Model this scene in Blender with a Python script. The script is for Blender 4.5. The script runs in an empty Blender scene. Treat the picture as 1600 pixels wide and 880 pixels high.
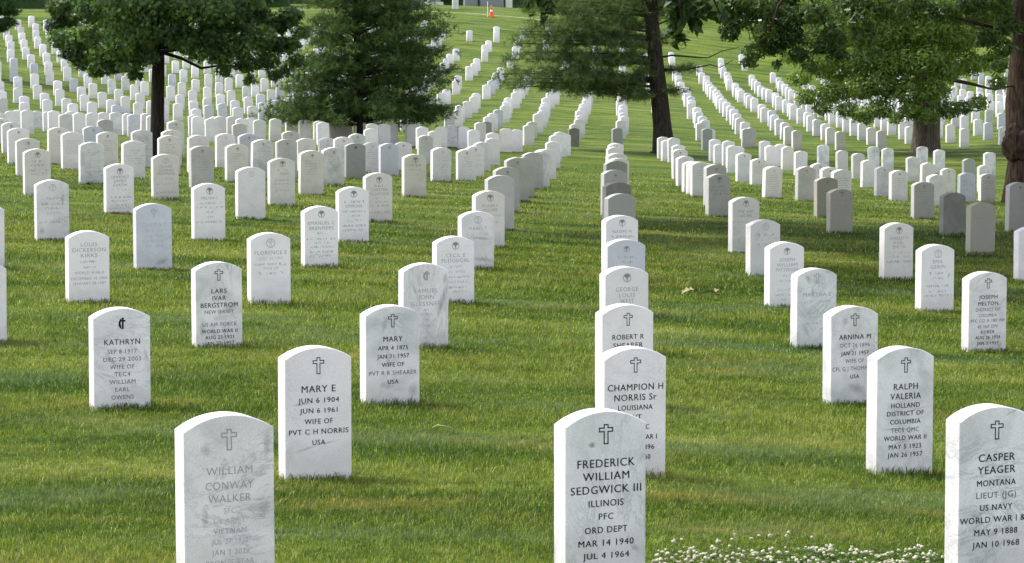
"""Military cemetery hillside: rows of marble headstones on mown turf, trees, far hill."""
STONES = [
 ('walker', -1.002, 10.02, 0.747, 'm'), ('sedgwick', 0.326, 10.628, 0.683, 'v'), ('casper', 1.822, 10.964, 0.721, 'v'), ('marye', -0.927, 13.525, 0.63, 'w'),
 ('champion', 0.568, 13.815, 0.63, 'w'), ('ralph', 1.94, 14.396, 0.637, 'v'), ('kathryn', -2.215, 16.264, 0.574, 'm'), ('mary', -0.703, 16.555, 0.575, 'v'),
 ('robert', 0.654, 16.804, 0.601, 'w'), ('arnina', 2.051, 17.468, 0.601, 'v'), ('lars', -2.007, 19.627, 0.58, 'm'), ('samuel', -0.609, 19.793, 0.589, 'm'),
 ('george', 0.779, 20.042, 0.601, 'w'), ('martha', 2.2, 21.08, 0.585, 'v'), ('melton', 3.502, 21.412, 0.594, 'm'), ('edge3', -3.628, 19.71, 0.566, 'w'),
 ('louis', -3.337, 22.698, 0.563, 'W'), ('florence', -1.924, 22.864, 0.565, 'w'), ('cecil', -0.478, 23.487, 0.543, 'W'), ('g4', 0.893, 23.155, 0.601, 'b'),
 ('patterson', 2.321, 24.649, 0.556, 'W'), ('emil', 3.643, 24.898, 0.578, 'W'), ('celesta', -3.213, 25.853, 0.587, 'b'), ('emanuel', -1.773, 26.642, 0.562, 'W'),
 ('mabel', -0.34, 27.182, 0.545, 'm'), ('naomi', 0.994, 26.683, 0.601, 'W'), ('c1k5', 2.439, 28.095, 0.556, 'c'), ('herbert', 3.792, 28.551, 0.56, 'p'),
 ('edgeR', 5.197, 28.966, 0.542, 'w'), ('edge5', -4.648, 25.48, 0.577, 'w'), ('l6a', -4.587, 28.842, 0.602, 'm'), ('michael', -3.088, 29.423, 0.584, 'W'),
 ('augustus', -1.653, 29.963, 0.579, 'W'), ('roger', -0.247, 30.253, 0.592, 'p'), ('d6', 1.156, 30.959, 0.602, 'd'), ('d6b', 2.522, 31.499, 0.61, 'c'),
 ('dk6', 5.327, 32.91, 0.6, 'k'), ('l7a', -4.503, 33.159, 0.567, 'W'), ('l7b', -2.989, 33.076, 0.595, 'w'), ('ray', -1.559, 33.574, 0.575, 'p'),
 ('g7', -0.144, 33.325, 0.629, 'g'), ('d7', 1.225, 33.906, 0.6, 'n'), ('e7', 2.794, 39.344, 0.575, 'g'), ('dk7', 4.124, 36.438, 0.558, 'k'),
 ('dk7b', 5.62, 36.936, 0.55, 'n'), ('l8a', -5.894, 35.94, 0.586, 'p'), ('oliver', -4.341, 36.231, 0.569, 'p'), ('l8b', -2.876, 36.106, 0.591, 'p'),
 ('l8c', -1.359, 40.174, 0.596, 'p'), ('', -8.862, 51.341, 0.555, 'm'), ('', -7.665, 45.031, 0.577, 'W'), ('', -6.823, 40.838, 0.543, 'p'),
 ('', -7.221, 46.11, 0.591, 'p'), ('', -6.684, 44.076, 0.575, 'w'), ('', -5.707, 39.303, 0.574, 'v'), ('', -6.367, 45.612, 0.564, 'p'),
 ('', -5.448, 41.669, 0.544, 'w'), ('', -6.952, 48.103, 0.6, 'b'), ('', -8.434, 60.141, 0.6, 'g'), ('', -10.916, 70.933, 0.6, 'c'),
 ('', -11.454, 76.828, 0.6, 'W'), ('', -11.271, 77.843, 0.6, 'w'), ('', -11.291, 80.273, 0.6, 'w'), ('', -10.827, 79.277, 0.62, 'm'),
 ('', -10.554, 79.817, 0.6, 'w'), ('', -13.058, 81.809, 0.559, 'w'), ('', -12.625, 79.983, 0.6, 'W'), ('', -12.139, 79.858, 0.6, 'w'),
 ('', -13.241, 77.7, 0.6, 'W'), ('', -12.73, 76.205, 0.622, 'w'), ('', -13.772, 84.134, 0.492, 'm'), ('', -12.873, 74.669, 0.6, 'w'),
 ('', -11.621, 65.786, 0.6, 'w'), ('', -10.454, 59.406, 0.502, 'w'), ('', -10.138, 77.741, 0.6, 'b'), ('', -10.235, 81.228, 0.6, 'w'),
 ('', -9.54, 76.952, 0.6, 'p'), ('', -5.924, 46.401, 0.605, 'm'), ('', -6.683, 57.627, 0.799, 'w'), ('', -7.549, 64.831, 0.6, 'c'),
 ('', -5.635, 47.978, 0.601, 'p'), ('', -5.15, 43.495, 0.601, 'p'), ('', -8.865, 80.979, 0.6, 'w'), ('', -8.506, 78.488, 0.6, 'W'),
 ('', -4.842, 44.699, 0.6, 'w'), ('', -4.226, 39.427, 0.584, 'g'), ('', -7.756, 74.835, 0.6, 'w'), ('', -8.392, 81.934, 0.551, 'w'),
 ('', -8.054, 80.107, 0.6, 'w'), ('', -7.797, 80.873, 0.6, 'W'), ('', -7.195, 77.326, 0.601, 'm'), ('', -7.057, 77.866, 0.6, 'W'),
 ('', -6.645, 76.288, 0.6, 'c'), ('', -6.27, 66.658, 0.6, 'g'), ('', -4.821, 48.725, 0.576, 'w'), ('', -4.377, 48.103, 0.6, 'b'),
 ('', -3.994, 42.042, 0.558, 'p'), ('', -3.782, 43.786, 0.601, 'm'), ('', -6.46, 79.07, 0.601, 'w'), ('', -6.215, 81.643, 0.6, 'w'),
 ('', -5.672, 79.443, 0.601, 'w'), ('', -5.211, 78.447, 0.6, 'w'), ('', -5.001, 76.745, 0.6, 'w'), ('', -4.891, 80.356, 0.6, 'p'),
 ('', -4.629, 80.979, 0.6, 'p'), ('', -4.202, 79.983, 0.601, 'w'), ('', -3.779, 78.156, 0.6, 'p'), ('', -3.431, 70.394, 0.6, 'W'),
 ('', -3.461, 78.673, 0.601, 'w'), ('', -4.235, 55.409, 0.6, 'c'), ('', -3.501, 44.948, 0.601, 'g'), ('', -3.502, 49.334, 0.559, 'p'),
 ('', -3.445, 54.026, 0.509, 'w'), ('', -2.945, 50.469, 0.6, 'w'), ('', -3.109, 58.107, 0.6, 'm'), ('', -2.633, 42.457, 0.568, 'v'),
 ('', -2.73, 39.303, 0.6, 'p'), ('', -2.521, 46.442, 0.57, 'd'), ('', -2.466, 50.974, 0.521, 'w'), ('', -2.107, 49.473, 0.547, 'b'),
 ('', -3.312, 79.775, 0.6, 'w'), ('', -2.761, 79.734, 0.6, 'p'), ('', -2.391, 77.16, 0.6, 'W'), ('', -1.931, 72.345, 0.6, 'p'),
 ('', -1.917, 78.322, 0.601, 'p'), ('', -1.689, 80.813, 0.601, 'm'), ('', -1.337, 79.734, 0.598, 'W'), ('', -1.017, 76.828, 0.6, 'w'),
 ('', -1.848, 61.469, 0.618, 'c'), ('', -2.031, 53.838, 0.53, 'w'), ('', -1.163, 47.273, 0.56, 'w'), ('', -0.775, 48.933, 0.53, 'w'),
 ('', -0.675, 52.046, 0.552, 'W'), ('', -0.6, 57.858, 0.576, 'w'), ('', -0.441, 64.956, 0.602, 'w'), ('', -0.498, 74.005, 0.6, 'W'),
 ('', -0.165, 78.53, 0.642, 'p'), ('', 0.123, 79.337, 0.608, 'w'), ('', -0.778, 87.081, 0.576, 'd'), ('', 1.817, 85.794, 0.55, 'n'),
 ('', 0.617, 90.194, 0.517, 'c'), ('', 1.27, 76.786, 0.678, 'w'), ('', 1.413, 78.115, 0.586, 'w'), ('', 1.088, 73.051, 0.645, 'w'),
 ('', 0.921, 65.703, 0.595, 'w'), ('', 0.642, 53.167, 0.552, 'w'), ('', 0.587, 54.537, 0.522, 'w'), ('', 0.445, 47.439, 0.577, 'm'),
 ('', 0.326, 45.861, 0.588, 'g'), ('', 0.163, 42.25, 0.58, 'g'), ('', 0.063, 40.548, 0.619, 'g'), ('', -0.072, 37.393, 0.58, 'g'),
 ('', 1.473, 41.318, 0.63, 'd'), ('', 1.328, 37.933, 0.601, 'g'), ('', 1.628, 45.172, 0.657, 'w'), ('', 1.619, 44.325, 0.6, 'w'),
 ('', 2.129, 60.307, 0.6, 'w'), ('', 2.198, 61.6, 0.841, 'w'), ('', 2.243, 62.741, 0.773, 'w'), ('', 2.17, 61.102, 0.679, 'm'),
 ('', 3.189, 88.036, 0.545, 'd'), ('', 4.156, 79.734, 0.599, 'p'), ('', 4.16, 77.741, 0.566, 'w'), ('', 4.293, 76.911, 0.662, 'm'),
 ('', 4.048, 70.56, 0.601, 'w'), ('', 3.488, 60.265, 0.619, 'w'), ('', 3.187, 53.416, 0.555, 'w'), ('', 3.028, 48.85, 0.525, 'w'),
 ('', 3.035, 47.812, 0.54, 'p'), ('', 3.02, 46.525, 0.566, 'W'), ('', 3.174, 47.291, 0.538, 'c'), ('', 2.951, 42.154, 0.631, 'g'),
 ('', 5.58, 79.775, 0.608, 'W'), ('', 5.561, 77.783, 0.507, 'm'), ('', 5.708, 76.537, 0.659, 'w'), ('', 5.344, 70.197, 0.714, 'W'),
 ('', 5.531, 71.1, 0.636, 'w'), ('', 4.892, 61.262, 0.609, 'W'), ('', 4.971, 58.587, 0.409, 'W'), ('', 4.298, 47.937, 0.531, 'W'),
 ('', 7.166, 82.224, 0.563, 'W'), ('', 6.785, 75.956, 0.601, 'W'), ('', 7.255, 78.281, 0.6, 'W'), ('', 5.921, 88.16, 0.681, 'd'),
 ('', 6.197, 95.259, 0.589, 'w'), ('', 7.442, 92.062, 0.59, 'c'), ('', 7.655, 92.93, 0.597, 'c'), ('', 7.133, 75.126, 0.615, 'p'),
 ('', 7.065, 70.975, 0.601, 'w'), ('', 8.542, 79.609, 0.59, 'v'), ('', 8.548, 75.126, 0.581, 'c'), ('', 8.466, 70.892, 0.619, 'c'),
 ('', 9.983, 80.066, 0.584, 'v'), ('', 10.174, 78.53, 0.598, 'v'), ('', 5.596, 52.801, 0.568, 'w'), ('', 5.561, 50.822, 0.532, 'W'),
 ('', 5.28, 46.489, 0.563, 'W'), ('', 7.707, 62.756, 0.596, 'w'), ('', 6.948, 54.246, 0.564, 'w'), ('', 6.807, 51.05, 0.542, 'w'),
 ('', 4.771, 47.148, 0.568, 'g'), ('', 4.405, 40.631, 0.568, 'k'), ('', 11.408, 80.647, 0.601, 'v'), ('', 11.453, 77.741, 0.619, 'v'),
 ('', 9.806, 70.933, 0.596, 'c'), ('', 9.082, 63.379, 0.601, 'p'), ('', 7.13, 48.761, 0.485, 'w'), ('', 9.257, 61.552, 0.51, 'p'),
 ('', 5.928, 41.793, 0.537, 'g'), ('', 8.47, 53.997, 0.538, 'b'), ('', 11.207, 71.1, 0.601, 'd'), ('', 10.531, 64.582, 0.6, 'm'),
 ('', 9.041, 55.16, 0.427, 'W'), ('', 12.573, 76.33, 0.624, 'v'), ('', 6.751, 38.656, 0.663, 'g')]
TK = [.05,.2,.35,.5,.65,.8,1.,1.2,1.4,1.6,1.8,2.0]
CO = [-1.311, -0.3977, 0.6435, -0.0486, -0.0722, -0.1202, -0.1335, -0.1338, -0.2601, -0.2591, 0.187, 0.1326, -0.0515, 0.2284, 0.3288, -0.3654, -0.1174, -0.0983, -0.2609, -0.089, -0.442, -1.0294, 0.1204, 0.1183, -0.3421, 0.3172, 0.6305, -0.7014, -0.2512, 0.4392, -0.3904, -0.4106, 0.0397, -0.6991, -0.8292, -0.917, -0.2424, 0.2557, 0.3724, 0.6408, -0.8601, 0.2121, -0.0469, -0.6896, -0.3543, -0.4948, 0.0192, 0.1258, 0.5855, 0.6582, 0.783, -0.0299, -0.8168, 0.2125, -0.0512, -0.5277, -0.1439, -0.9805, -0.5392, -0.8515, -1.6268, -0.6139, 0.4957, -0.1424, 0.1109, 0.2345, -0.5957, -0.9006, -0.2943, -0.4161, -0.3911, -0.3871, -0.5282, 0.1176, 0.524, 0.0322, 0.1084, 0.0924, -0.0787, -0.1629, -0.1141, -0.1297, -0.0482, 0.083, 0.1448, 0.2329, 0.2369]
TEXT = {
'walker': (638, ('cross', 677, 34, 25, 'f'), [('WILLIAM', 724.6, 13, 73, 'f'), ('CONWAY', 748, 13, 76, 'f'), ('WALKER', 768.5, 13, 68, 'f'), ('SFC', 788, 9, 19, 'x'), ('US ARMY', 804, 9, 50, 'x'), ('VIETNAM', 819.5, 9, 52, 'f'), ('JUL 27 1932', 836, 9, 58, 'f'), ('JAN 2 2021', 853, 9, 58, 'f'), ('BRONZE STAR', 869.5, 9, 76, 'f')]),
'sedgwick': (640, ('cross', 676.5, 32, 22.5, 'k'), [('FREDERICK', 721, 13.5, 90, 'k'), ('WILLIAM', 741.5, 13, 73, 'k'), ('SEDGWICK III', 762.5, 13, 111, 'k'), ('ILLINOIS', 784, 11, 55, 'k'), ('PFC', 805, 10.5, 23, 'k'), ('ORD DEPT', 826, 10.5, 67, 'k'), ('MAR 14 1940', 846.5, 10.5, 87, 'k'), ('JUL 4 1964', 866.5, 10, 73, 'k')]),
'casper': (633, ('cross', 670, 30, 20, 'k'), [('CASPER', 712, 12.5, 56, 'k'), ('YEAGER', 731.5, 12.5, 58, 'k'), ('MONTANA', 752, 10, 60, 'k'), ('LIEUT (JG)', 771, 10, 62, 'w'), ('US NAVY', 790.5, 10, 50, 'k'), ('WORLD WAR I & II', 809.5, 10, 112, 'k'), ('MAY 9 1888', 829, 10, 67, 'k'), ('JAN 10 1968', 848.5, 10, 73, 'k')]),
'marye': (541, ('cross', 570, 27, 18, 'k'), [('MARY E', 605.5, 11, 53, 'k'), ('JUN 6 1904', 623.5, 8.5, 64, 'k'), ('JUN 6 1961', 639.5, 8, 59, 'k'), ('WIFE OF', 656.5, 8.5, 44, 'k'), ('PVT C H NORRIS', 672.5, 8.5, 93, 'k'), ('USA', 689.5, 8.5, 20, 'k')]),
'champion': (542, ('cross', 569, 24, 17, 'k'), [('CHAMPION H', 603, 10.5, 87, 'k'), ('NORRIS Sr', 619, 10.5, 66, 'k'), ('LOUISIANA', 635, 8.5, 54, 'k'), ('PVT', 650, 8, 19, 'k'), ('SIGNAL C', 666, 8, 44, 'k'), ('WORLD WAR I', 682, 8, 68, 'k'), ('OCT 8 1896', 698, 8, 60, 'k'), ('JUN 6 1960', 713.5, 8, 48, 'k')]),
'ralph': (541.5, ('cross', 569, 24, 15.5, 'k'), [('RALPH', 602, 10, 38, 'k'), ('VALERIA', 617, 10, 48, 'k'), ('HOLLAND', 631.5, 8, 45, 'k'), ('DISTRICT OF', 644, 7.5, 58, 'k'), ('COLUMBIA', 657, 7.5, 48, 'k'), ('TEC5 QMC', 670, 7.5, 44, 'w'), ('WORLD WAR II', 682.5, 7.5, 67, 'k'), ('MAY 5 1923', 696, 7.5, 51, 'k'), ('JAN 26 1957', 709, 7.5, 55, 'k')]),
'kathryn': (480.5, ('flame', 504, 18, 11, 'k'), [('KATHRYN', 532.5, 9, 56, 'k'), ('SEP 8 1917', 547.5, 7, 46, 'w'), ('DEC 29 2003', 559.5, 7, 59, 'w'), ('WIFE OF', 571.5, 7, 38, 'w'), ('TEC4', 583, 7, 25, 'w'), ('WILLIAM', 595, 7, 41, 'w'), ('EARL', 607, 7, 23, 'w'), ('OWENS', 619, 7, 35, 'w'), ('USA', 631, 7, 18, 'w')]),
'mary': (476.5, ('cross', 500, 21, 15, 'k'), [('MARY', 528, 8.5, 30, 'k'), ('APR 4 1875', 542, 7, 47, 'k'), ('JAN 31 1957', 555, 7, 50, 'k'), ('WIFE OF', 568, 7, 35, 'k'), ('PVT R R SHEARER', 581, 7, 74, 'w'), ('USA', 595, 7, 17, 'k')]),
'robert': (475, ('cross', 498, 20, 14, 'k'), [('ROBERT R', 525, 8, 49, 'k'), ('SHEARER', 538, 8, 46, 'k'), ('PVT', 552, 6.5, 14, 'k')]),
'arnina': (478, ('cross', 499, 20, 13.5, 'k'), [('ARNINA M', 525, 8, 50, 'k'), ('OCT 26 1896', 538, 6.5, 47, 'w'), ('JAN 21 1957', 550.5, 6.5, 44, 'k'), ('WIFE OF', 562.5, 6.5, 30, 'w'), ('CPL G J THOMPSON', 574.5, 6.5, 70, 'w'), ('USA', 587, 6.5, 14, 'k')]),
'lars': (409, ('cross', 429, 18, 13.5, 'k'), [('LARS', 453.5, 7.5, 24, 'k'), ('IVAR', 464.5, 7.5, 21, 'k'), ('BERGSTROM', 475.5, 7.5, 58, 'k'), ('NEW JERSEY', 486, 5.5, 46, 'w'), ('SSGT', 496, 5.5, 18, 'x'), ('US AIR FORCE', 505.5, 6, 53, 'w'), ('WORLD WAR II', 516, 6, 56, 'k'), ('AUG 25 1921', 525.5, 6, 45, 'k'), ('JAN 22 1957', 535, 6, 46, 'k')]),
'samuel': (411, ('flame', 430, 15, 10, 'f'), [('SAMUEL', 453, 7, 37, 'f'), ('JOHN', 463, 7, 24, 'f'), ('GLESSNER', 473.5, 7, 48, 'f'), ('#', 483, 5, 8, 'x'), ('#', 490, 5, 18, 'x'), ('#', 499, 5, 34, 'x'), ('#', 508, 5, 30, 'x')]),
'george': (416.5, ('round', 433.5, 14, 14, 'd'), [('GEORGE', 451, 7, 35, 'f'), ('LOUIS', 460.5, 7, 25, 'f'), ('WEST', 469.5, 7, 21, 'f')]),
'martha': (419, ('cross', 434, 16, 11, 'f'), [('MARTHA E', 459, 6.5, 44, 'f'), ('#', 470, 5, 40, 'x'), ('#', 488, 5, 30, 'x'), ('#', 504, 5, 34, 'x'), ('#', 513, 5, 22, 'x')]),
'melton': (424.5, ('cross', 442, 16, 11, 'k'), [('JOSEPH', 463, 6, 29, 'k'), ('MELTON', 473, 6, 31, 'k'), ('DISTRICT OF', 482.5, 5.2, 38, 'w'), ('COLUMBIA', 491.5, 5.2, 28, 'w'), ('PFC CO A 180 INF', 499.7, 5.2, 53, 'w'), ('45 INF DIV', 509, 5.2, 32, 'w'), ('KOREA', 517.5, 5.2, 21, 'k'), ('AUG 26 1934', 526, 5.2, 39, 'k'), ('JAN 3 1957', 535, 5.2, 34, 'k')]),
'louis': (360.5, None, [('LOUIS', 381, 6.2, 26, 'f'), ('DICKERSON', 389.5, 6.2, 52, 'f'), ('KIRKS', 398, 6.2, 26, 'f'), ('#', 408, 4, 28, 'f'), ('#', 417, 4, 18, 'f'), ('WORLD WAR II', 425, 4.6, 46, 'f'), ('DECEMBER 10 1904', 434, 4.6, 56, 'f'), ('JANUARY 28 1987', 441.5, 4.6, 52, 'f')]),
'florence': (363.5, ('ringcross', 379.5, 14.5, 14, 'f'), [('FLORENCE E', 394, 6, 50, 'f'), ('JULY 23 1903', 403, 4.6, 36, 'x'), ('#', 412, 4.6, 48, 'x'), ('WIFE OF', 418.5, 4.6, 24, 'x'), ('#', 426, 4.6, 40, 'x')]),
'cecil': (369, ('round', 383.5, 12, 12, 'd'), [('CECIL E', 398, 6, 30, 'f'), ('McDOUGAL', 406, 6.2, 43, 'f'), ('#', 416, 4, 18, 'f'), ('#', 424, 4, 28, 'x'), ('#', 432, 4, 42, 'f'), ('WORLD WAR II', 439.5, 4.2, 36, 'x'), ('#', 448, 4, 34, 'f'), ('#', 455, 4, 36, 'x')]),
'patterson': (378, ('round', 392, 11, 11, 'd'), [('JOSEPH', 405, 5.4, 24, 'f'), ('WILLIAM', 413, 5.4, 32, 'f'), ('PATTERSON', 420.5, 5.4, 34, 'f'), ('#', 430, 4, 20, 'x'), ('#', 438, 4, 26, 'x'), ('#', 452, 4, 30, 'f'), ('#', 460, 4, 34, 'f'), ('#', 467, 4, 26, 'x')]),
'emil': (382, ('ringcross', 396, 13, 12, 'f'), [('EMIL', 408, 5.4, 16, 'f'), ('GERIN', 416, 5.4, 23, 'f'), ('#', 426, 4, 28, 'f'), ('#', 434, 4, 16, 'x'), ('#', 446, 4, 34, 'f'), ('#', 455, 4, 28, 'x'), ('#', 461, 4, 42, 'f')]),
'celesta': (318, ('cross', 332, 12, 9, 'f'), [('CELESTA T', 350.5, 5.2, 38, 'f'), ('#', 360, 4, 26, 'x'), ('#', 368, 4, 30, 'x'), ('#', 376, 4, 36, 'x'), ('#', 384, 4, 28, 'x')]),
'emanuel': (322, ('round', 334, 11, 11, 'd'), [('EMANUEL C', 347.5, 5.4, 42, 'f'), ('BRENNERS', 355.5, 5.4, 38, 'f'), ('#', 363.5, 4, 12, 'f'), ('#', 372.5, 4, 46, 'x'), ('#', 378.5, 4, 24, 'x'), ('#', 385, 4, 36, 'x'), ('#', 392.5, 4, 36, 'f'), ('#', 398.5, 4, 40, 'f')]),
'mabel': (330, ('ringcross', 343, 12, 11, 'f'), [('MABEL T', 356, 5, 28, 'f'), ('#', 365, 3.8, 34, 'x'), ('#', 372, 3.8, 28, 'x')]),
'naomi': (336.5, ('round', 348, 11, 11, 'd'), [('NAOMI N', 361, 5, 29, 'f'), ('#', 369, 4, 36, 'f')]),
'c1k5': (343, ('ringcross', 354, 11, 10, 'f'), [('#', 366, 5, 26, 'f'), ('#', 373, 4, 32, 'x'), ('#', 381, 4, 26, 'x')]),
'herbert': (348, ('round', 359.5, 11, 11, 'd'), [('HERBERT H', 371.5, 5, 29, 'f'), ('KARL', 378.5, 5, 16, 'f'), ('SMITH', 385, 5, 20, 'f'), ('#', 394, 4, 34, 'x'), ('#', 400, 4, 28, 'x'), ('#', 408, 4, 38, 'f')]),
'l6a': (281, ('ringcross', 293, 11, 10, 'f'), [('#', 310, 4.6, 28, 'f'), ('#', 318, 4.6, 36, 'f'), ('#', 325, 4.6, 32, 'f'), ('#', 332, 4, 26, 'x'), ('#', 346, 4, 42, 'f')]),
'michael': (286.5, ('round', 298, 11, 11, 'd'), [('MELVIN C', 309, 4.4, 26, 'f'), ('#', 317, 3.8, 38, 'x'), ('#', 323, 3.8, 40, 'f'), ('#', 330.5, 3.8, 16, 'x'), ('#', 338, 3.8, 12, 'x'), ('#', 346, 3.8, 42, 'f')]),
'augustus': (292, ('round', 303, 11, 11, 'd'), [('#', 315, 4.6, 30, 'f'), ('SIMMONS', 321.5, 4.8, 26, 'f'), ('#', 330, 3.8, 36, 'x'), ('#', 337, 3.8, 18, 'x'), ('#', 344, 3.8, 20, 'x'), ('#', 352, 3.8, 34, 'f'), ('#', 359, 3.8, 34, 'f')]),
'roger': (298, ('round', 309, 11, 11, 'd'), [('ROGER F', 321, 4.8, 24, 'f'), ('MOORE', 327.5, 4.8, 22, 'f'), ('#', 336, 3.8, 34, 'x'), ('#', 347, 3.8, 26, 'x')]),
'd6': (302.5, ('ringcross', 315, 11, 10, 'f'), []),
'd6b': (308, ('round', 318, 10, 10, 'd'), [('#', 330, 4.4, 24, 'f'), ('#', 337, 4.4, 28, 'f'), ('#', 346, 3.8, 26, 'x')]),
'l7a': (256, ('round', 242.5+25, 10, 10, 'd'), [('LAWRENCE', 276, 4.4, 28, 'f'), ('JAMES', 282, 4.4, 20, 'f'), ('CURTIN', 288.5, 4.4, 22, 'f'), ('#', 296, 3.4, 26, 'x'), ('#', 307.5, 3.6, 34, 'f'), ('#', 313, 3.6, 28, 'x'), ('#', 320, 3.6, 28, 'f'), ('#', 324.5, 3.6, 34, 'x')]),
'l7b': (261, ('ringcross', 272, 9, 9, 'x'), []),
'ray': (270, ('round', 281, 10, 10, 'd'), [('RAY', 290, 4.6, 14, 'f'), ('CHESTER', 296, 4.6, 26, 'f'), ('TILLOTSON', 302.5, 4.6, 30, 'f'), ('#', 309, 3.6, 18, 'x'), ('#', 315, 3.6, 30, 'x'), ('#', 321, 3.6, 30, 'f'), ('#', 331, 3.6, 34, 'f')]),
'dk7': (295, ('round', 302.5, 8, 8, 'd'), [('#', 314, 4.2, 26, 'f'), ('#', 320, 4.2, 24, 'f'), ('#', 326, 4.2, 20, 'f')]),
'e7': (272, ('round', 281, 9.5, 9.5, 'd'), [('#', 291, 4.4, 20, 'f'), ('#', 297, 4.4, 26, 'f'), ('#', 303, 4.4, 24, 'f')]),
'g7': (274, None, [('#', 284, 3.6, 16, 'x')]),
'l8a': (232.5, ('round', 242, 9, 9, 'd'), [('#', 252, 4.2, 22, 'f'), ('#', 258, 4.2, 20, 'f'), ('#', 266, 3.4, 34, 'f'), ('#', 271, 3.4, 30, 'x')]),
'oliver': (241, ('ringcross', 251, 9, 9, 'f'), [('OLIVER', 260, 4.4, 20, 'f'), ('CONRAD', 265.5, 4.4, 24, 'f'), ('HOFFMAN', 271, 4.4, 26, 'f'), ('#', 279, 3.4, 20, 'x'), ('#', 287, 3.4, 28, 'x'), ('#', 300, 3.4, 30, 'f')]),
'l8b': (247, ('round', 256, 9.5, 9.5, 'd'), [('#', 265.5, 4.2, 14, 'f'), ('#', 271, 4.2, 18, 'f'), ('#', 281, 3.4, 28, 'x'), ('#', 287, 3.4, 26, 'x'), ('#', 297, 3.4, 22, 'x')]),
'l8c': (241, ('round', 250, 9, 9, 'd'), [('#', 258, 4.2, 18, 'f'), ('#', 265, 3.4, 16, 'x'), ('#', 272, 3.4, 14, 'x')]),
}
LABELS = {
'walker': 'pale grey foremost headstone with a faint unpainted cross, lettered VIETNAM',
'sedgwick': 'veined foremost headstone between two others, bold black lettering with ILLINOIS, clover growing beside it',
'casper': 'veined foremost headstone with bold black lettering reading MONTANA and US NAVY, clover at its foot',
'marye': 'clean white headstone just behind the pale unpainted foremost one, black JUN 6 1904 lettering',
'champion': 'white headstone with black LOUISIANA lettering, half hidden by the bold foremost middle stone',
'ralph': 'grey-veined headstone with black HOLLAND and DISTRICT OF lettering near the bold MONTANA stone',
'kathryn': 'streaked headstone with a solid black cross-and-flame emblem and worn TEC4 lettering',
'mary': 'mottled headstone with black cross and APR 4 1875 lettering, grey stains near its foot',
'robert': 'white headstone with black cross whose two lettered lines show above the LOUISIANA stone',
'arnina': 'blue-grey streaked headstone with black cross and OCT 26 1896, overlapped by the HOLLAND stone',
'lars': 'grey-shaded headstone with small outlined black cross, lettered US AIR FORCE above AUG 25 1921',
'samuel': 'pale headstone with faded cross-and-flame and a grey slanting streak, behind the APR 4 1875 stone',
'george': 'white headstone with unpainted name and round emblem, third behind the bold ILLINOIS stone',
'martha': 'stained headstone with faint cross and dark smudges at its top, behind the blue-grey streaked one',
'melton': 'bluish headstone with small black cross, lettered KOREA, alone on open turf',
'edge3': 'white headstone cut by the picture edge, level with the US AIR FORCE stone',
'louis': 'bright white headstone with faint three-line name and no emblem, behind the cross-and-flame one',
'florence': 'pale headstone with faint ringed cross, just behind the US AIR FORCE stone',
'cecil': 'white headstone with round emblem and dull two-line name, behind the slanting-streak stone',
'g4': 'plain bluish-white headstone with blank face showing above the middle stone with round emblem',
'patterson': 'white headstone with round emblem and three-line name, directly behind the smudged faint-cross stone',
'emil': 'clean white headstone with ringed cross, standing just behind the KOREA stone',
'celesta': 'bluish headstone with a faint cross and one readable line, behind the bright no-emblem stone',
'emanuel': 'white headstone with round emblem and long two-line name, behind the ringed-cross pale stone',
'mabel': 'grey-streaked headstone with ringed cross and short name, between the round-emblem stones of its slanting file',
'naomi': 'white headstone with round emblem, showing above the blank bluish one in the middle file',
'c1k5': 'grey headstone with ringed cross, partly hidden behind the white three-line-name stone',
'herbert': 'beige-grey headstone with round emblem in the shade beside the clean ringed-cross stone',
'edgeR': 'shaded headstone cut by the picture edge behind the KOREA stone',
'edge5': 'white headstone cut by the picture edge behind the bright no-emblem stone',
'l6a': 'bluish-white headstone with ringed cross on open turf, behind the bright no-emblem stone',
'michael': 'bright white headstone with round emblem in front of the dark veined slab-like stone',
'augustus': 'white headstone with round emblem overlapping a beige stone just behind it',
'roger': 'beige-white headstone with round emblem in the slanting file of grey stones',
'd6': 'dark-faced headstone with a stain at its corner, sixth in the middle file',
'd6b': 'grey shaded headstone before the olive-grey shaded one with round emblem',
'dk6': 'dark shaded brown headstone standing alone near the thick red-barked trunk',
'l7a': 'bright white headstone with round emblem and three-line name, beside bluish-grey stones on open turf',
'l7b': 'smooth bluish-white headstone with barely visible mark beside the round-emblem bright stone',
'ray': 'beige headstone with round emblem partly hidden behind a whiter round-emblem stone',
'g7': 'grey headstone with blank weathered face in the slanting file of grey stones',
'd7': 'dark weathered headstone with stained face, seventh in the middle file',
'e7': 'olive-grey shaded headstone with round emblem ending the slanting file by the dark pine',
'dk7': 'brown-grey shaded headstone with round emblem, foremost of three brownish ones',
'dk7b': 'darkest brown shaded headstone beside the other dark one near the red-barked trunk',
'l8a': 'beige-white headstone with round emblem, overlapping three others at the edge of the lawn',
'oliver': 'warm grey headstone with ringed cross and three-line name beside the maple trunk',
'l8b': 'beige headstone with round emblem beside a smooth bluish-white one',
'l8c': 'warm grey headstone with round emblem on open turf behind the white and beige pair',
}
OAK = (13.05, 91.4)
SUN = (-66, 56); SKY_S = .15; SUN_S = 1.65; SUN_A = 2; EXPO = 1.66; SKY_SAT = .3
GRASS = [(9.2, 13.5, 180000, .0025, .026), (13.5, 20, 190000, .0033, .028), (20, 32, 190000, .0055, .031), (32, 72, 210000, .010, .032)]
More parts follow.
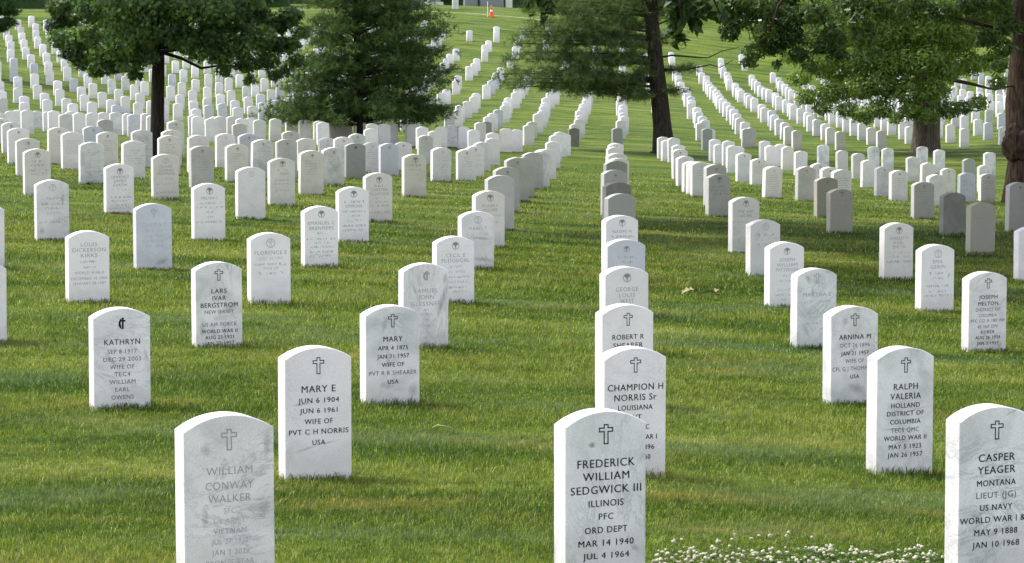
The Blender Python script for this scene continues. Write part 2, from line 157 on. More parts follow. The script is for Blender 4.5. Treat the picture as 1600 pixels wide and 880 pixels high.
MAPLE = [(100,62,.30,-.3),(92,40,.28,.3),(118,82,.30,-.5),(135,60,.38,-.4),(128,98,.20,-.5),(160,88,.34,-.7),(150,112,.16,-.6),(175,105,.20,-.8),(190,70,.42,-1),(205,95,.32,-.9),(212,118,.16,-.9),(228,88,.26,-1.0),(225,50,.40,-1.1),(262,45,.40,-1.1),(290,62,.34,-.9),(310,80,.28,-.8),(325,55,.38,-.8),(345,85,.30,-.7),(350,110,.18,-.5),(372,72,.38,-.5),(385,100,.26,-.3),(392,125,.14,-.2),(405,60,.36,0),(418,95,.28,.2),(432,70,.26,.4),(430,118,.16,.4),(365,30,.42,-.5),(330,18,.42,-1),(285,15,.42,-1.1),(240,8,.42,-1.2),(190,25,.42,-1),(145,15,.36,-.7),(95,12,.28,.2),(170,45,.38,1),(240,60,.4,1.1),(330,60,.4,1.1),(400,30,.38,.8),(110,30,.3,.8),(440,40,.25,.5),(452,70,.24,.7),(462,95,.2,.8),(455,25,.26,.6),(445,112,.16,.6),(470,50,.2,.8)]
PINE1 = [(183, 415, 705, 17), (168, 422, 712, 14), (150, 440, 680, 14), (128, 448, 695, 15), (108, 452, 706, 15), (90, 470, 690, 12), (72, 472, 665, 11), (50, 474, 700, 13), (30, 480, 690, 12), (10, 482, 672, 11), (-15, 480, 660, 10), (-45, 490, 645, 9), (-80, 505, 620, 8), (-120, 530, 580, 6)]
PINE2 = [(776,132,.2,-.05),(785,118,-.3,-.1),(790,140,.4,-.05),(785,95,.3,-.1),(800,70,-.5,-.1),(815,20,.4,-.1),(830,5,-.3,-.1),(790,126,-.5,-.05),(820,138,.3,-.1),(850,122,-.8,-.1),(880,140,.5,-.1),(910,130,-.6,-.15),(940,142,.5,-.1),(800,112,.4,-.2),(865,112,.8,-.2),(955,125,-.4,-.15),(990,150,-.3,-.1),(900,150,.8,-.05),(840,96,-.3,-.1),(870,90,.5,-.15),(900,98,-.7,-.1),(930,92,.6,-.1),(960,98,-.3,-.15),(985,90,.2,-.2),(810,84,.2,-.1),(820,52,-.4,-.1),(800,58,.3,-.1),(850,60,.6,-.1),(880,66,-.6,-.1),(910,60,.3,-.1),(940,70,-.3,-.1),(970,62,.5,-.1),(990,75,-.5,-.1),(835,38,.3,-.15),(870,42,-.5,-.15),(905,36,.7,-.15),(940,44,-.6,-.15),(975,36,.4,-.15),(850,14,-.3,-.2),(885,18,.4,-.2),(920,10,-.6,-.2),(955,16,.6,-.2),(985,10,-.3,-.2),(1070,10,.3,-.2),(1060,60,.5,-.1),(1075,112,.3,-.05),(1060,140,-.3,0.),(1000,115,-.6,-.1),(1075,30,.5,-.2)]
OAKC = [(1262,150,.42,-2),(1285,168,.36,-2),(1250,122,.4,-1.5),(1300,145,.55,-1.5),(1325,172,.40,-2),(1350,180,.42,-2.4),(1375,170,.5,-2.2),(1400,184,.32,-2.6),(1425,172,.45,-2.6),(1450,182,.36,-2.8),(1480,172,.42,-2.4),(1505,168,.34,-2),(1530,160,.34,-1.6),(1340,140,.6,-1.5),(1380,130,.7,-2),(1420,145,.6,-2.4),(1460,140,.6,-2.4),(1275,100,.6,-1),(1310,110,.7,0),(1350,95,.75,-1.5),(1400,100,.8,-2),(1440,95,.8,-2.2),(1480,110,.6,-2),(1520,100,.55,-1.5),(1555,95,.5,-1),(1300,60,.7,0),(1350,50,.8,-1),(1400,55,.8,-1.6),(1450,50,.8,-2),(1500,60,.75,-1.6),(1545,50,.7,-1),(1320,20,.8,0),(1380,10,.8,-1),(1440,10,.8,-1.5),(1500,10,.8,-1),(1550,10,.8,0),(1560,130,.35,-.6),(1240,85,.5,.3),(1265,55,.6,.5),(1400,80,.8,1.5),(1330,80,.8,2),(1470,80,.8,2)]
OLDC = [(1340,30,.42,-1.8),(1352,60,.30,-1.8),(1365,85,.20,-1.7),(1330,5,.45,-1.5),(1385,8,.45,-1.6),(1300,55,.30,.2),(1310,85,.22,.2),(1275,20,.4,.3),(1230,30,.4,.5),(1195,50,.34,.5),(1180,80,.26,.5),(1170,98,.18,.4),(1205,72,.30,.6),(1235,60,.34,.6),(1250,85,.24,.4),(1215,100,.14,.4),(1265,105,.2,.3),(1160,30,.36,.6),(1130,15,.36,.6),(1190,10,.4,.6),(1140,50,.24,.4),(1470,20,.3,-1),(1430,5,.4,-1.2),(1520,5,.4,-.8),(1560,8,.3,-.5),(1285,75,.26,.2),(1575,40,.3,-.6),(1570,75,.26,-.6),(1560,105,.2,-.5),(1540,60,.26,-.6),(1100,8,.3,.7),(1080,-5,.3,.7),(1150,5,.36,.5)]
NEARC = [(1062,-10,.10,0),(1060,20,.11,0),(1058,45,.09,0),(1060,65,.06,0),(1075,10,.09,.2),(1085,35,.08,.1),(1100,15,.08,.1),(1120,18,.06,.1),(1130,28,.05,0),(1048,10,.05,0),(845,-5,.07,0),(855,12,.06,0),(848,28,.035,0),(830,5,.05,.1),(826,22,.03,.1)]
IND_KEYS = []; DROP = []; SKIP = set()
SIDE_GRASS = [(7.5, 20, 120000, .0040, .030), (20, 45, 110000, .0075, .032)]
IND_KEYS = [(-2, 22), (4, 23), (8, 23), (8, 24), (5, 23), (6, 24), (6, 23), (5, 24), (9, 24), (-11, 28), (9, 25), (-3, 22), (5, 26), (4, 24), (6, 25), (-2, 25), (-13, 30), (-15, 31), (-10, 27), (-14, 31), (7, 24), (5, 29), (-3, 30), (-10, 28), (-4, 28), (-14, 30), (6, 26), (-1, 24), (-4, 32), (7, 25), (-13, 33), (-15, 35), (-3, 27), (-14, 28), (-15, 33), (-16, 32), (-16, 31), (-4, 26), (4, 29), (10, 26), (5, 27), (0, 24), (-5, 36), (-15, 28), (-12, 28), (5, 30), (-17, 35), (9, 26), (-16, 34), (-11, 35), (4, 32), (2, 29), (-4, 29), (-9, 28), (-13, 28), (-14, 32), (-17, 36), (-17, 34), (7, 26), (-13, 31), (4, 26), (-10, 30), (-14, 33), (-15, 34), (-14, 29), (9, 23), (-9, 26), (5, 33), (-9, 27), (-11, 33), (-13, 36), (-12, 35), (-14, 34), (6, 27), (-3, 26), (-5, 33), (-12, 32), (3, 26), (-11, 32), (-10, 32), (-13, 34), (10, 27), (6, 29), (-12, 33), (-18, 35)]
DROP = []
import bpy, bmesh, math, random
import numpy as np
from mathutils import Vector, Matrix, Euler
R = math.radians
random.seed(7); rng = np.random.default_rng(11)
scene = bpy.context.scene
COL = scene.collection
F = 4530.0; PITCH = .0867; YAW = .4229; CAMZ = 2.15

# ------------------------------------------------------------------ terrain
KS = np.array([(a, b) for a in np.linspace(-1.6, 1.6, 7) for b in TK])
CO = np.array(CO)
def Hc(X, Z):
    """ground height relative to the camera for lateral X and distance Z"""
    X = np.atleast_1d(np.asarray(X, float)); Z = np.atleast_1d(np.asarray(Z, float))
    Zc = np.clip(Z, 6, 205)
    s = np.clip(X/(8+.12*np.clip(Z, 0, None)), -1.75, 1.75); t = Zc/100
    d2 = (s[:, None]-KS[:, 0])**2*.25+(t[:, None]-KS[:, 1])**2
    B = np.c_[np.ones_like(s), s, t, np.exp(-d2/(2*.22**2))]
    return B@CO
def G(X, Z):
    h = Hc(X, Z)+CAMZ
    return h if h.size > 1 else float(h[0])
def ray(x, y):
    u = (x-800)/F; v = -(y-440)/F
    cp, sp = math.cos(PITCH), math.sin(PITCH)
    d = (u, cp+v*sp, -sp+v*cp)
    return d[0]/d[1], d[2]/d[1]
def world(x, y, Z):
    a, b = ray(x, y); return Vector((a*Z, Z, CAMZ+b*Z))

# ------------------------------------------------------------------ materials
def newmat(name):
    m = bpy.data.materials.new(name); m.use_nodes = True
    nt = m.node_tree; nt.nodes.clear()
    o = nt.nodes.new('ShaderNodeOutputMaterial')
    return m, nt, o
def N(nt, t, **kw):
    n = nt.nodes.new(t)
    for k, v in kw.items():
        if k in n.inputs: n.inputs[k].default_value = v
        else: setattr(n, k, v)
    return n
def L(nt, a, b): nt.links.new(a, b)
def ramp(nt, fac, stops, interp='LINEAR'):
    r = nt.nodes.new('ShaderNodeValToRGB'); r.color_ramp.interpolation = interp
    e = r.color_ramp.elements
    while len(e) < len(stops): e.new(.5)
    for i, (p, c) in enumerate(stops):
        e[i].position = p; e[i].color = (*c, 1) if len(c) == 3 else c
    L(nt, fac, r.inputs[0]); return r
def mix(nt, fac, a, b, mode='MIX'):
    n = nt.nodes.new('ShaderNodeMix'); n.data_type = 'RGBA'; n.blend_type = mode
    for s, v in ((n.inputs[0], fac), (n.inputs[6], a), (n.inputs[7], b)):
        if isinstance(v, (int, float)): s.default_value = v
        elif isinstance(v, tuple): s.default_value = (*v, 1) if len(v) == 3 else v
        else: L(nt, v, s)
    return n.outputs[2]
def math_(nt, op, a, b=0.0, c=0.0):
    n = nt.nodes.new('ShaderNodeMath'); n.operation = op
    for i, v in enumerate((a, b, c)):
        if isinstance(v, (int, float)): n.inputs[i].default_value = v
        else: L(nt, v, n.inputs[i])
    return n.outputs[0]

def marble(name, merged=False):
    m, nt, o = newmat(name)
    p = N(nt, 'ShaderNodeBsdfPrincipled', Roughness=.62)
    p.inputs['Specular IOR Level'].default_value = .28
    tc = N(nt, 'ShaderNodeTexCoord')
    if merged:
        base = N(nt, 'ShaderNodeAttribute', attribute_name='tone').outputs['Color']; dirt = .35
        vec = tc.outputs['Object']
    else:
        oi = N(nt, 'ShaderNodeObjectInfo')
        base = oi.outputs['Color']; dirt = oi.outputs['Alpha']
        off = N(nt, 'ShaderNodeCombineXYZ')
        r = math_(nt, 'MULTIPLY', oi.outputs['Random'], 90.0)
        L(nt, r, off.inputs[0]); L(nt, r, off.inputs[2])
        va = N(nt, 'ShaderNodeVectorMath', operation='ADD')
        L(nt, tc.outputs['Object'], va.inputs[0]); L(nt, off.outputs[0], va.inputs[1])
        # veins run at a different slant on every stone
        rot = N(nt, 'ShaderNodeVectorRotate', rotation_type='Y_AXIS')
        L(nt, va.outputs[0], rot.inputs['Vector'])
        L(nt, math_(nt, 'MULTIPLY', oi.outputs['Random'], 40.0), rot.inputs['Angle'])
        vec = rot.outputs[0]
    # long veins: stretched warped noise
    mp = N(nt, 'ShaderNodeMapping'); mp.inputs['Scale'].default_value = (1.6, 4, 5)
    L(nt, vec, mp.inputs[0])
    n1 = N(nt, 'ShaderNodeTexNoise', Scale=1.6, Detail=8.0, Roughness=.7, Distortion=1.4); L(nt, mp.outputs[0], n1.inputs['Vector'])
    v1 = math_(nt, 'ABSOLUTE', math_(nt, 'SUBTRACT', n1.outputs[0], .5))
    vein = ramp(nt, v1, [(0, (.7, .7, .7)), (.012, (.25, .25, .25)), (.05, (0, 0, 0))])
    n2 = N(nt, 'ShaderNodeTexNoise', Scale=5.0, Detail=5.0, Roughness=.6, Distortion=.6); L(nt, vec, n2.inputs['Vector'])
    cloud = ramp(nt, n2.outputs[0], [(.42, (0, 0, 0)), (.70, (1, 1, 1))])
    n4 = N(nt, 'ShaderNodeTexNoise', Scale=2.2, Detail=2.0); L(nt, vec, n4.inputs['Vector'])
    where = ramp(nt, n4.outputs[0], [(.45, (0, 0, 0)), (.62, (1, 1, 1))])
    n3 = N(nt, 'ShaderNodeTexNoise', Scale=160.0, Detail=2.0, Roughness=.7); L(nt, vec, n3.inputs['Vector'])
    grain = ramp(nt, n3.outputs[0], [(.3, (.86, .86, .86)), (.7, (1.06, 1.06, 1.06))])
    c = mix(nt, math_(nt, 'MULTIPLY', cloud.outputs[0], math_(nt, 'MULTIPLY', dirt, .6)), base, (.36, .365, .36))
    c = mix(nt, math_(nt, 'MULTIPLY', math_(nt, 'MULTIPLY', vein.outputs[0], where.outputs[0]), dirt), c, (.20, .22, .225))
    c = mix(nt, 1.0, c, grain.outputs[0], 'MULTIPLY')
    if not merged:
        # greyish-green soil splash low on the stone
        sx = N(nt, 'ShaderNodeSeparateXYZ'); L(nt, tc.outputs['Object'], sx.inputs[0])
        n5 = N(nt, 'ShaderNodeTexNoise', Scale=14.0, Detail=4.0); L(nt, vec, n5.inputs['Vector'])
        low = ramp(nt, math_(nt, 'ADD', sx.outputs[2], math_(nt, 'MULTIPLY', n5.outputs[0], -.18)), [(-.08+.06, (1, 1, 1)), (.09, (0, 0, 0))])
        c = mix(nt, math_(nt, 'MULTIPLY', low.outputs[0], .22), c, (.30, .30, .24))
    L(nt, c, p.inputs['Base Color'])
    b = N(nt, 'ShaderNodeBump', Strength=.25, Distance=.002); L(nt, n3.outputs[0], b.inputs['Height']); L(nt, b.outputs[0], p.inputs['Normal'])
    L(nt, p.outputs[0], o.inputs[0]); return m

def plain(name, col, rough=.8, bump=0, bscale=20., var=.0, vscale=3.):
    m, nt, o = newmat(name)
    p = N(nt, 'ShaderNodeBsdfPrincipled', Roughness=rough); p.inputs['Specular IOR Level'].default_value = .2
    tc = N(nt, 'ShaderNodeTexCoord')
    if var:
        n = N(nt, 'ShaderNodeTexNoise', Scale=vscale, Detail=6.0, Roughness=.65); L(nt, tc.outputs['Object'], n.inputs['Vector'])
        r = ramp(nt, n.outputs[0], [(.3, tuple(x*(1-var) for x in col)), (.7, tuple(min(1, x*(1+var)) for x in col))])
        L(nt, r.outputs[0], p.inputs['Base Color'])
    else: p.inputs['Base Color'].default_value = (*col, 1)
    if bump:
        n = N(nt, 'ShaderNodeTexNoise', Scale=bscale, Detail=4.0); L(nt, tc.outputs['Object'], n.inputs['Vector'])
        b = N(nt, 'ShaderNodeBump', Strength=bump, Distance=.02); L(nt, n.outputs[0], b.inputs['Height']); L(nt, b.outputs[0], p.inputs['Normal'])
    L(nt, p.outputs[0], o.inputs[0]); return m

def turf_colour(nt, blade=None):
    """patchy turf colour from world position: yellow-green, deep green and blue-green clover patches, straw"""
    geo = N(nt, 'ShaderNodeNewGeometry')
    P = geo.outputs['Position']
    def noise(sc, det=3.0, stretch=None, rough=.55):
        v = P
        if stretch:
            mp = N(nt, 'ShaderNodeMapping'); mp.inputs['Scale'].default_value = stretch; L(nt, P, mp.inputs[0]); v = mp.outputs[0]
        n = N(nt, 'ShaderNodeTexNoise', Scale=sc, Detail=det, Roughness=rough); L(nt, v, n.inputs['Vector']); return n.outputs[0]
    big = noise(.22, 3., (1, .8, 1)); mid = noise(.9, 4., (.7, 1.3, 1)); small = noise(5.0, 4.)
    band = noise(.75, 3., (.16, 1.5, .2))
    a = math_(nt, 'ADD', math_(nt, 'MULTIPLY', big, .30), math_(nt, 'MULTIPLY', mid, .35))
    a = math_(nt, 'ADD', a, math_(nt, 'MULTIPLY', band, .55))
    a = math_(nt, 'ADD', a, math_(nt, 'MULTIPLY', small, .14))      # mean .67
    if blade is not None: a = math_(nt, 'ADD', a, math_(nt, 'MULTIPLY', math_(nt, 'SUBTRACT', blade, .5), .30))
    r = ramp(nt, a, [(.54, GC[0]), (.64, GC[1]), (.73, GC[2]), (.95, GC[3])])
    # pale blue-green coarse patches and straw-yellow worn ones
    blue = ramp(nt, noise(.8, 4., (.45, 1.3, 1)), [(.54, (0, 0, 0)), (.64, (1, 1, 1))])
    c = mix(nt, math_(nt, 'MULTIPLY', blue.outputs[0], .6), r.outputs[0], GC[4])
    straw = ramp(nt, noise(1.1, 5., (.5, 1.5, 1), .7), [(.545, (0, 0, 0)), (.68, (1, 1, 1))])
    c = mix(nt, math_(nt, 'MULTIPLY', straw.outputs[0], .55), c, GC[5])
    tuft = noise(11.0, 4., (1, 1.5, 1), .65)
    tr_ = ramp(nt, tuft, [(.34, (.58, .62, .60)), (.50, (1, 1, 1)), (.66, (1.35, 1.3, 1.3))])
    c = mix(nt, 1.0, c, tr_.outputs[0], 'MULTIPLY')
    return c, P
GC = [(.038, .086, .009), (.096, .154, .012), (.168, .220, .026), (.36, .37, .14), (.145, .205, .085), (.34, .275, .08)]
def ground_mat():
    m, nt, o = newmat('turf_ground')
    c, P = turf_colour(nt)
    n = N(nt, 'ShaderNodeTexNoise', Scale=38.0, Detail=5.0, Roughness=.75); L(nt, P, n.inputs['Vector'])
    r = ramp(nt, n.outputs[0], [(.32, (.36, .40, .36)), (.52, (.68, .72, .66)), (.7, (.98, .98, .95))])
    c = mix(nt, 1.0, c, r.outputs[0], 'MULTIPLY')
    p = N(nt, 'ShaderNodeBsdfPrincipled', Roughness=.9); p.inputs['Specular IOR Level'].default_value = .1
    L(nt, c, p.inputs['Base Color'])
    b = N(nt, 'ShaderNodeBump', Strength=.9, Distance=.04); L(nt, n.outputs[0], b.inputs['Height']); L(nt, b.outputs[0], p.inputs['Normal'])
    L(nt, p.outputs[0], o.inputs[0]); return m
def blade_mat():
    m, nt, o = newmat('grass_blades')
    at = N(nt, 'ShaderNodeAttribute', attribute_name='v')
    c, P = turf_colour(nt, at.outputs['Fac'])
    d = N(nt, 'ShaderNodeBsdfPrincipled', Roughness=.55); d.inputs['Specular IOR Level'].default_value = .25
    t = N(nt, 'ShaderNodeBsdfTranslucent')
    L(nt, c, d.inputs['Base Color']); L(nt, mix(nt, 1.0, c, (1.35, 1.35, .9), 'MULTIPLY'), t.inputs[0])
    ms = N(nt, 'ShaderNodeMixShader', Fac=.38); L(nt, d.outputs[0], ms.inputs[1]); L(nt, t.outputs[0], ms.inputs[2])
    L(nt, ms.outputs[0], o.inputs[0]); return m
def leaf_mat(name, dark, light, tl=.35, spec=.3, yellow=None):
    m, nt, o = newmat(name)
    at = N(nt, 'ShaderNodeAttribute', attribute_name='v')
    stops = [(0, dark), (.75, light)]
    if yellow: stops.append((1, yellow))
    r = ramp(nt, at.outputs['Fac'], stops)
    d = N(nt, 'ShaderNodeBsdfPrincipled', Roughness=.5); d.inputs['Specular IOR Level'].default_value = spec
    t = N(nt, 'ShaderNodeBsdfTranslucent')
    L(nt, r.outputs[0], d.inputs['Base Color']); L(nt, mix(nt, 1.0, r.outputs[0], (1.5, 1.6, .8), 'MULTIPLY'), t.inputs[0])
    ms = N(nt, 'ShaderNodeMixShader', Fac=tl); L(nt, d.outputs[0], ms.inputs[1]); L(nt, t.outputs[0], ms.inputs[2])
    L(nt, ms.outputs[0], o.inputs[0]); return m
def bark_mat(name, c1, c2, sc=1.0):
    m, nt, o = newmat(name)
    p = N(nt, 'ShaderNodeBsdfPrincipled', Roughness=.95); p.inputs['Specular IOR Level'].default_value = .1
    tc = N(nt, 'ShaderNodeTexCoord'); mp = N(nt, 'ShaderNodeMapping'); mp.inputs['Scale'].default_value = (14*sc, 14*sc, 2.2*sc)
    L(nt, tc.outputs['Object'], mp.inputs[0])
    n = N(nt, 'ShaderNodeTexNoise', Scale=2.0, Detail=8.0, Roughness=.7, Distortion=.5); L(nt, mp.outputs[0], n.inputs['Vector'])
    r = ramp(nt, n.outputs[0], [(.36, c1), (.62, c2)]); L(nt, r.outputs[0], p.inputs['Base Color'])
    b = N(nt, 'ShaderNodeBump', Strength=1.0, Distance=.04); L(nt, n.outputs[0], b.inputs['Height']); L(nt, b.outputs[0], p.inputs['Normal'])
    L(nt, p.outputs[0], o.inputs[0]); return m

M = dict(
 marble=marble('marble'), marble_far=marble('marble_far', True),
 ink=plain('black_lithichrome', (.012, .012, .014), .6), ink2=plain('worn_black_paint', (.10, .10, .11), .7),
 cut=plain('painted_cut_shade', (.34, .34, .35), .8), cut2=plain('painted_shallow_shade', (.45, .45, .455), .8), lit=plain('painted_cut_highlight', (.90, .89, .88), .8), cutd=plain('painted_recess_shade', (.25, .25, .25), .8),  # greys paint the shade inside unpainted cuts, the pale one their highlight
 ground=ground_mat(), blade=blade_mat(),
 bark_dark=bark_mat('bark_dark', (.012, .010, .008), (.050, .040, .033)),
 bark_pine=bark_mat('bark_pine', (.014, .011, .009), (.060, .048, .040), .8),
 bark_oak=bark_mat('bark_oak', (.055, .045, .035), (.16, .13, .10), .8),
 bark_red=bark_mat('bark_red', (.020, .013, .010), (.105, .070, .052), .6),
 maple=leaf_mat('maple_leaf', (.020, .046, .013), (.115, .190, .050), .38, .35, (.28, .40, .09)),
 oakl=leaf_mat('oak_leaf', (.060, .105, .022), (.185, .260, .055), .42, .25, (.32, .40, .09)),
 oakd=leaf_mat('dark_oak_leaf', (.024, .046, .013), (.095, .145, .038), .36, .3, (.24, .32, .07)),
 bigl=leaf_mat('broad_leaf', (.012, .024, .008), (.05, .095, .02), .45, .35, (.20, .28, .05)),
 pinen=leaf_mat('pine_needle', (.020, .046, .014), (.100, .160, .038), .2, .3, (.22, .29, .07)),
 pinen2=leaf_mat('soft_pine_needle', (.042, .072, .028), (.145, .195, .070), .25, .25, (.26, .31, .11)),
 hedge=leaf_mat('hedge_leaf', (.020, .050, .016), (.06, .115, .035), .2, .2),
 granite=plain('grey_granite', (.22, .225, .24), .6, .3, 40., .25, 30.), limestone=plain('pale_limestone', (.62, .61, .58), .8, .2, 20., .12, 4.),
 hedge_core=plain('hedge_core', (.035, .065, .022), .9, .8, 30., .35, 8.), orange=plain('orange_vinyl', (.85, .12, .035), .45), white=plain('white_sheeting', (.8, .8, .8), .4), black=plain('black_rubber', (.03, .03, .03), .8),
 kerb=plain('pale_gravel_edge', (.42, .42, .33), .95, .4, 30., .2, 3.), petal=plain('clover_petal', (.44, .43, .30), .9), straw=plain('dry_leaf', (.36, .32, .17), .8, 0, 1, .3, 40.),
)

def stain_mat(name, col, strength):
    m, nt, o = newmat(name)
    tc = N(nt, 'ShaderNodeTexCoord'); gr_ = N(nt, 'ShaderNodeTexGradient', gradient_type='SPHERICAL')
    nz = N(nt, 'ShaderNodeTexNoise', Scale=1.7, Detail=8.0, Roughness=.75, Distortion=1.2); L(nt, tc.outputs['Object'], gr_.inputs[0]); L(nt, tc.outputs['Object'], nz.inputs['Vector'])
    f = math_(nt, 'MULTIPLY', ramp(nt, math_(nt, 'MULTIPLY', math_(nt, 'POWER', gr_.outputs[1], .7), nz.outputs[0]), [(.20, (0, 0, 0)), (.55, (1, 1, 1))]).outputs[0], strength)
    p = N(nt, 'ShaderNodeBsdfPrincipled', Roughness=.8); p.inputs['Base Color'].default_value = (*col, 1); t = N(nt, 'ShaderNodeBsdfTransparent')
    ms = N(nt, 'ShaderNodeMixShader'); L(nt, f, ms.inputs[0]); L(nt, t.outputs[0], ms.inputs[1]); L(nt, p.outputs[0], ms.inputs[2]); L(nt, ms.outputs[0], o.inputs[0]); return m
M['rust'] = stain_mat('rust_stain', (.32, .19, .11), .7); M['soot'] = stain_mat('grey_lichen', (.32, .33, .325), .34)
def stain(o, x, z, rx, rz, rot, mat):
    me = bpy.data.meshes.new('stain'); me.from_pydata([(-1, 0, -1), (1, 0, -1), (1, 0, 1), (-1, 0, 1)], [], [(0, 1, 2, 3)]); me.materials.append(M[mat])
    s = bpy.data.objects.new('stain', me); COL.objects.link(s); s.parent = o; s.location = (x, -HT/2-.0004, z); s.scale = (rx, 1, rz); s.rotation_euler = (0, R(rot), 0)
# x, y in photo px, half sizes px, slant
STAINS = {'sedgwick': [(917, 692, 9, 8, 0, 'rust'), (915, 868, 16, 9, 0, 'soot'), (985, 860, 12, 8, 20, 'soot')], 'samuel': [(686, 470, 6, 48, 18, 'soot'), (692, 435, 6, 14, 10, 'soot')],
 'martha': [(1258, 434, 6, 14, -25, 'soot'), (1290, 424, 12, 6, 10, 'soot'), (1266, 455, 5, 14, -10, 'soot'), (1256, 515, 5, 18, -30, 'soot')], 'mary': [(595, 505, 7, 22, 12, 'soot'), (600, 600, 18, 14, 0, 'soot'), (640, 610, 12, 20, 10, 'soot'), (600, 560, 6, 20, 0, 'soot')],
 'arnina': [(1325, 548, 26, 5, -25, 'soot'), (1335, 606, 20, 12, 20, 'soot'), (1316, 500, 8, 12, 0, 'soot')], 'walker': [(412, 690, 9, 40, 4, 'soot'), (310, 690, 14, 18, 0, 'soot'), (402, 790, 14, 26, 20, 'soot'), (308, 800, 9, 24, 0, 'soot')],
 'marye': [(462, 630, 22, 3.5, -3, 'soot'), (470, 700, 28, 3.5, -14, 'soot'), (505, 692, 20, 3, -8, 'soot')], 'ralph': [(1400, 670, 40, 3.5, 2, 'soot'), (1425, 640, 30, 3, -10, 'soot'), (1405, 690, 24, 3, -12, 'soot')], 'casper': [(1580, 640, 26, 5, -25, 'soot'), (1530, 800, 34, 5, -18, 'soot'), (1560, 830, 34, 5, -18, 'soot')],
 'kathryn': [(165, 560, 26, 5, 50, 'soot'), (224, 555, 4, 22, -20, 'soot'), (160, 585, 20, 3, 20, 'soot')], 'lars': [(310, 510, 8, 24, 0, 'soot'), (355, 480, 18, 12, -30, 'soot')], 'melton': [(1560, 540, 8, 10, 20, 'soot')], 'mabel': [(748, 372, 26, 4, 8, 'soot'), (750, 405, 24, 5, 8, 'soot')], 'l6a': [(62, 360, 6, 8, 0, 'soot'), (95, 310, 5, 14, 0, 'soot')], 'emil': [(1480, 430, 3, 8, 15, 'soot')], 'celesta': [(250, 408, 16, 7, -20, 'soot')]}

# ------------------------------------------------------------------ mesh helpers
def mesh_np(name, V, faces_flat, starts, mat, v=None, smooth=False, parent=None, loc=None, tone=None):
    """V (n,3); faces_flat loop vertex indices; starts loop_start per face"""
    me = bpy.data.meshes.new(name)
    V = np.asarray(V, np.float32); faces_flat = np.asarray(faces_flat, np.int32); starts = np.asarray(starts, np.int32)
    me.vertices.add(len(V)); me.vertices.foreach_set('co', V.ravel())
    me.loops.add(len(faces_flat)); me.loops.foreach_set('vertex_index', faces_flat)
    me.polygons.add(len(starts)); me.polygons.foreach_set('loop_start', starts)
    if smooth: me.polygons.foreach_set('use_smooth', np.ones(len(starts), bool))
    me.update(calc_edges=True)
    if v is not None:
        a = me.attributes.new('v', 'FLOAT', 'POINT'); a.data.foreach_set('value', np.asarray(v, np.float32))
    if tone is not None:
        a = me.attributes.new('tone', 'FLOAT_COLOR', 'POINT'); a.data.foreach_set('color', np.asarray(tone, np.float32).ravel())
    me.materials.append(mat)
    o = bpy.data.objects.new(name, me); COL.objects.link(o)
    if parent: o.parent = parent
    if loc is not None: o.location = loc
    return o
def tag(o, label=None, cat=None, group=None, kind=None):
    if label: o['label'] = label
    if cat: o['category'] = cat
    if group: o['group'] = group
    if kind: o['kind'] = kind
    return o
def empty(name, loc, rz=0):
    o = bpy.data.objects.new(name, None); COL.objects.link(o); o.location = loc; o.rotation_euler = (0, 0, rz); o.empty_display_size = .2; return o
class MB:
    def __init__(s): s.V = []; s.F = []
    def add(s, V, F):
        b = len(s.V); s.V += [tuple(v) for v in V]; s.F += [tuple(i+b for i in f) for f in F]
    def box(s, c, d, taper=1.0):
        x, y, z = c; a, b, h = d[0]/2, d[1]/2, d[2]/2
        V = [(x+sx*a*(taper if sz > 0 else 1), y+sy*b*(taper if sz > 0 else 1), z+sz*h) for sz in (-1, 1) for sx, sy in ((-1, -1), (1, -1), (1, 1), (-1, 1))]
        s.add(V, [(3, 2, 1, 0), (4, 5, 6, 7), (0, 1, 5, 4), (1, 2, 6, 5), (2, 3, 7, 6), (3, 0, 4, 7)])
    def tube(s, pts, rad, n=8, cap=True, wob=0.0, seed=0):
        rr = random.Random(seed); b = len(s.V); pts = [Vector(p) for p in pts]
        for i, p in enumerate(pts):
            t = (pts[min(i+1, len(pts)-1)]-pts[max(i-1, 0)]).normalized()
            u = t.cross(Vector((0, 1, 0)) if abs(t.y) < .9 else Vector((1, 0, 0))).normalized(); w = t.cross(u)
            for k in range(n):
                a = 2*math.pi*k/n; r = rad[i]*(1+wob*(rr.random()-.5))
                s.V.append(tuple(p+u*math.cos(a)*r+w*math.sin(a)*r))
        for i in range(len(pts)-1):
            for k in range(n):
                k2 = (k+1) % n; s.F.append((b+i*n+k, b+i*n+k2, b+(i+1)*n+k2, b+(i+1)*n+k))
        if cap: s.F.append(tuple(b+(len(pts)-1)*n+k for k in range(n))); s.F.append(tuple(b+k for k in reversed(range(n))))
    def build(s, name, mat, parent=None, smooth=False, loc=None):
        me = bpy.data.meshes.new(name); me.from_pydata(s.V, [], s.F); me.update(); me.materials.append(mat)
        if smooth: me.polygons.foreach_set('use_smooth', [True]*len(me.polygons))
        o = bpy.data.objects.new(name, me); COL.objects.link(o)
        if parent: o.parent = parent
        if loc is not None: o.location = loc
        return o

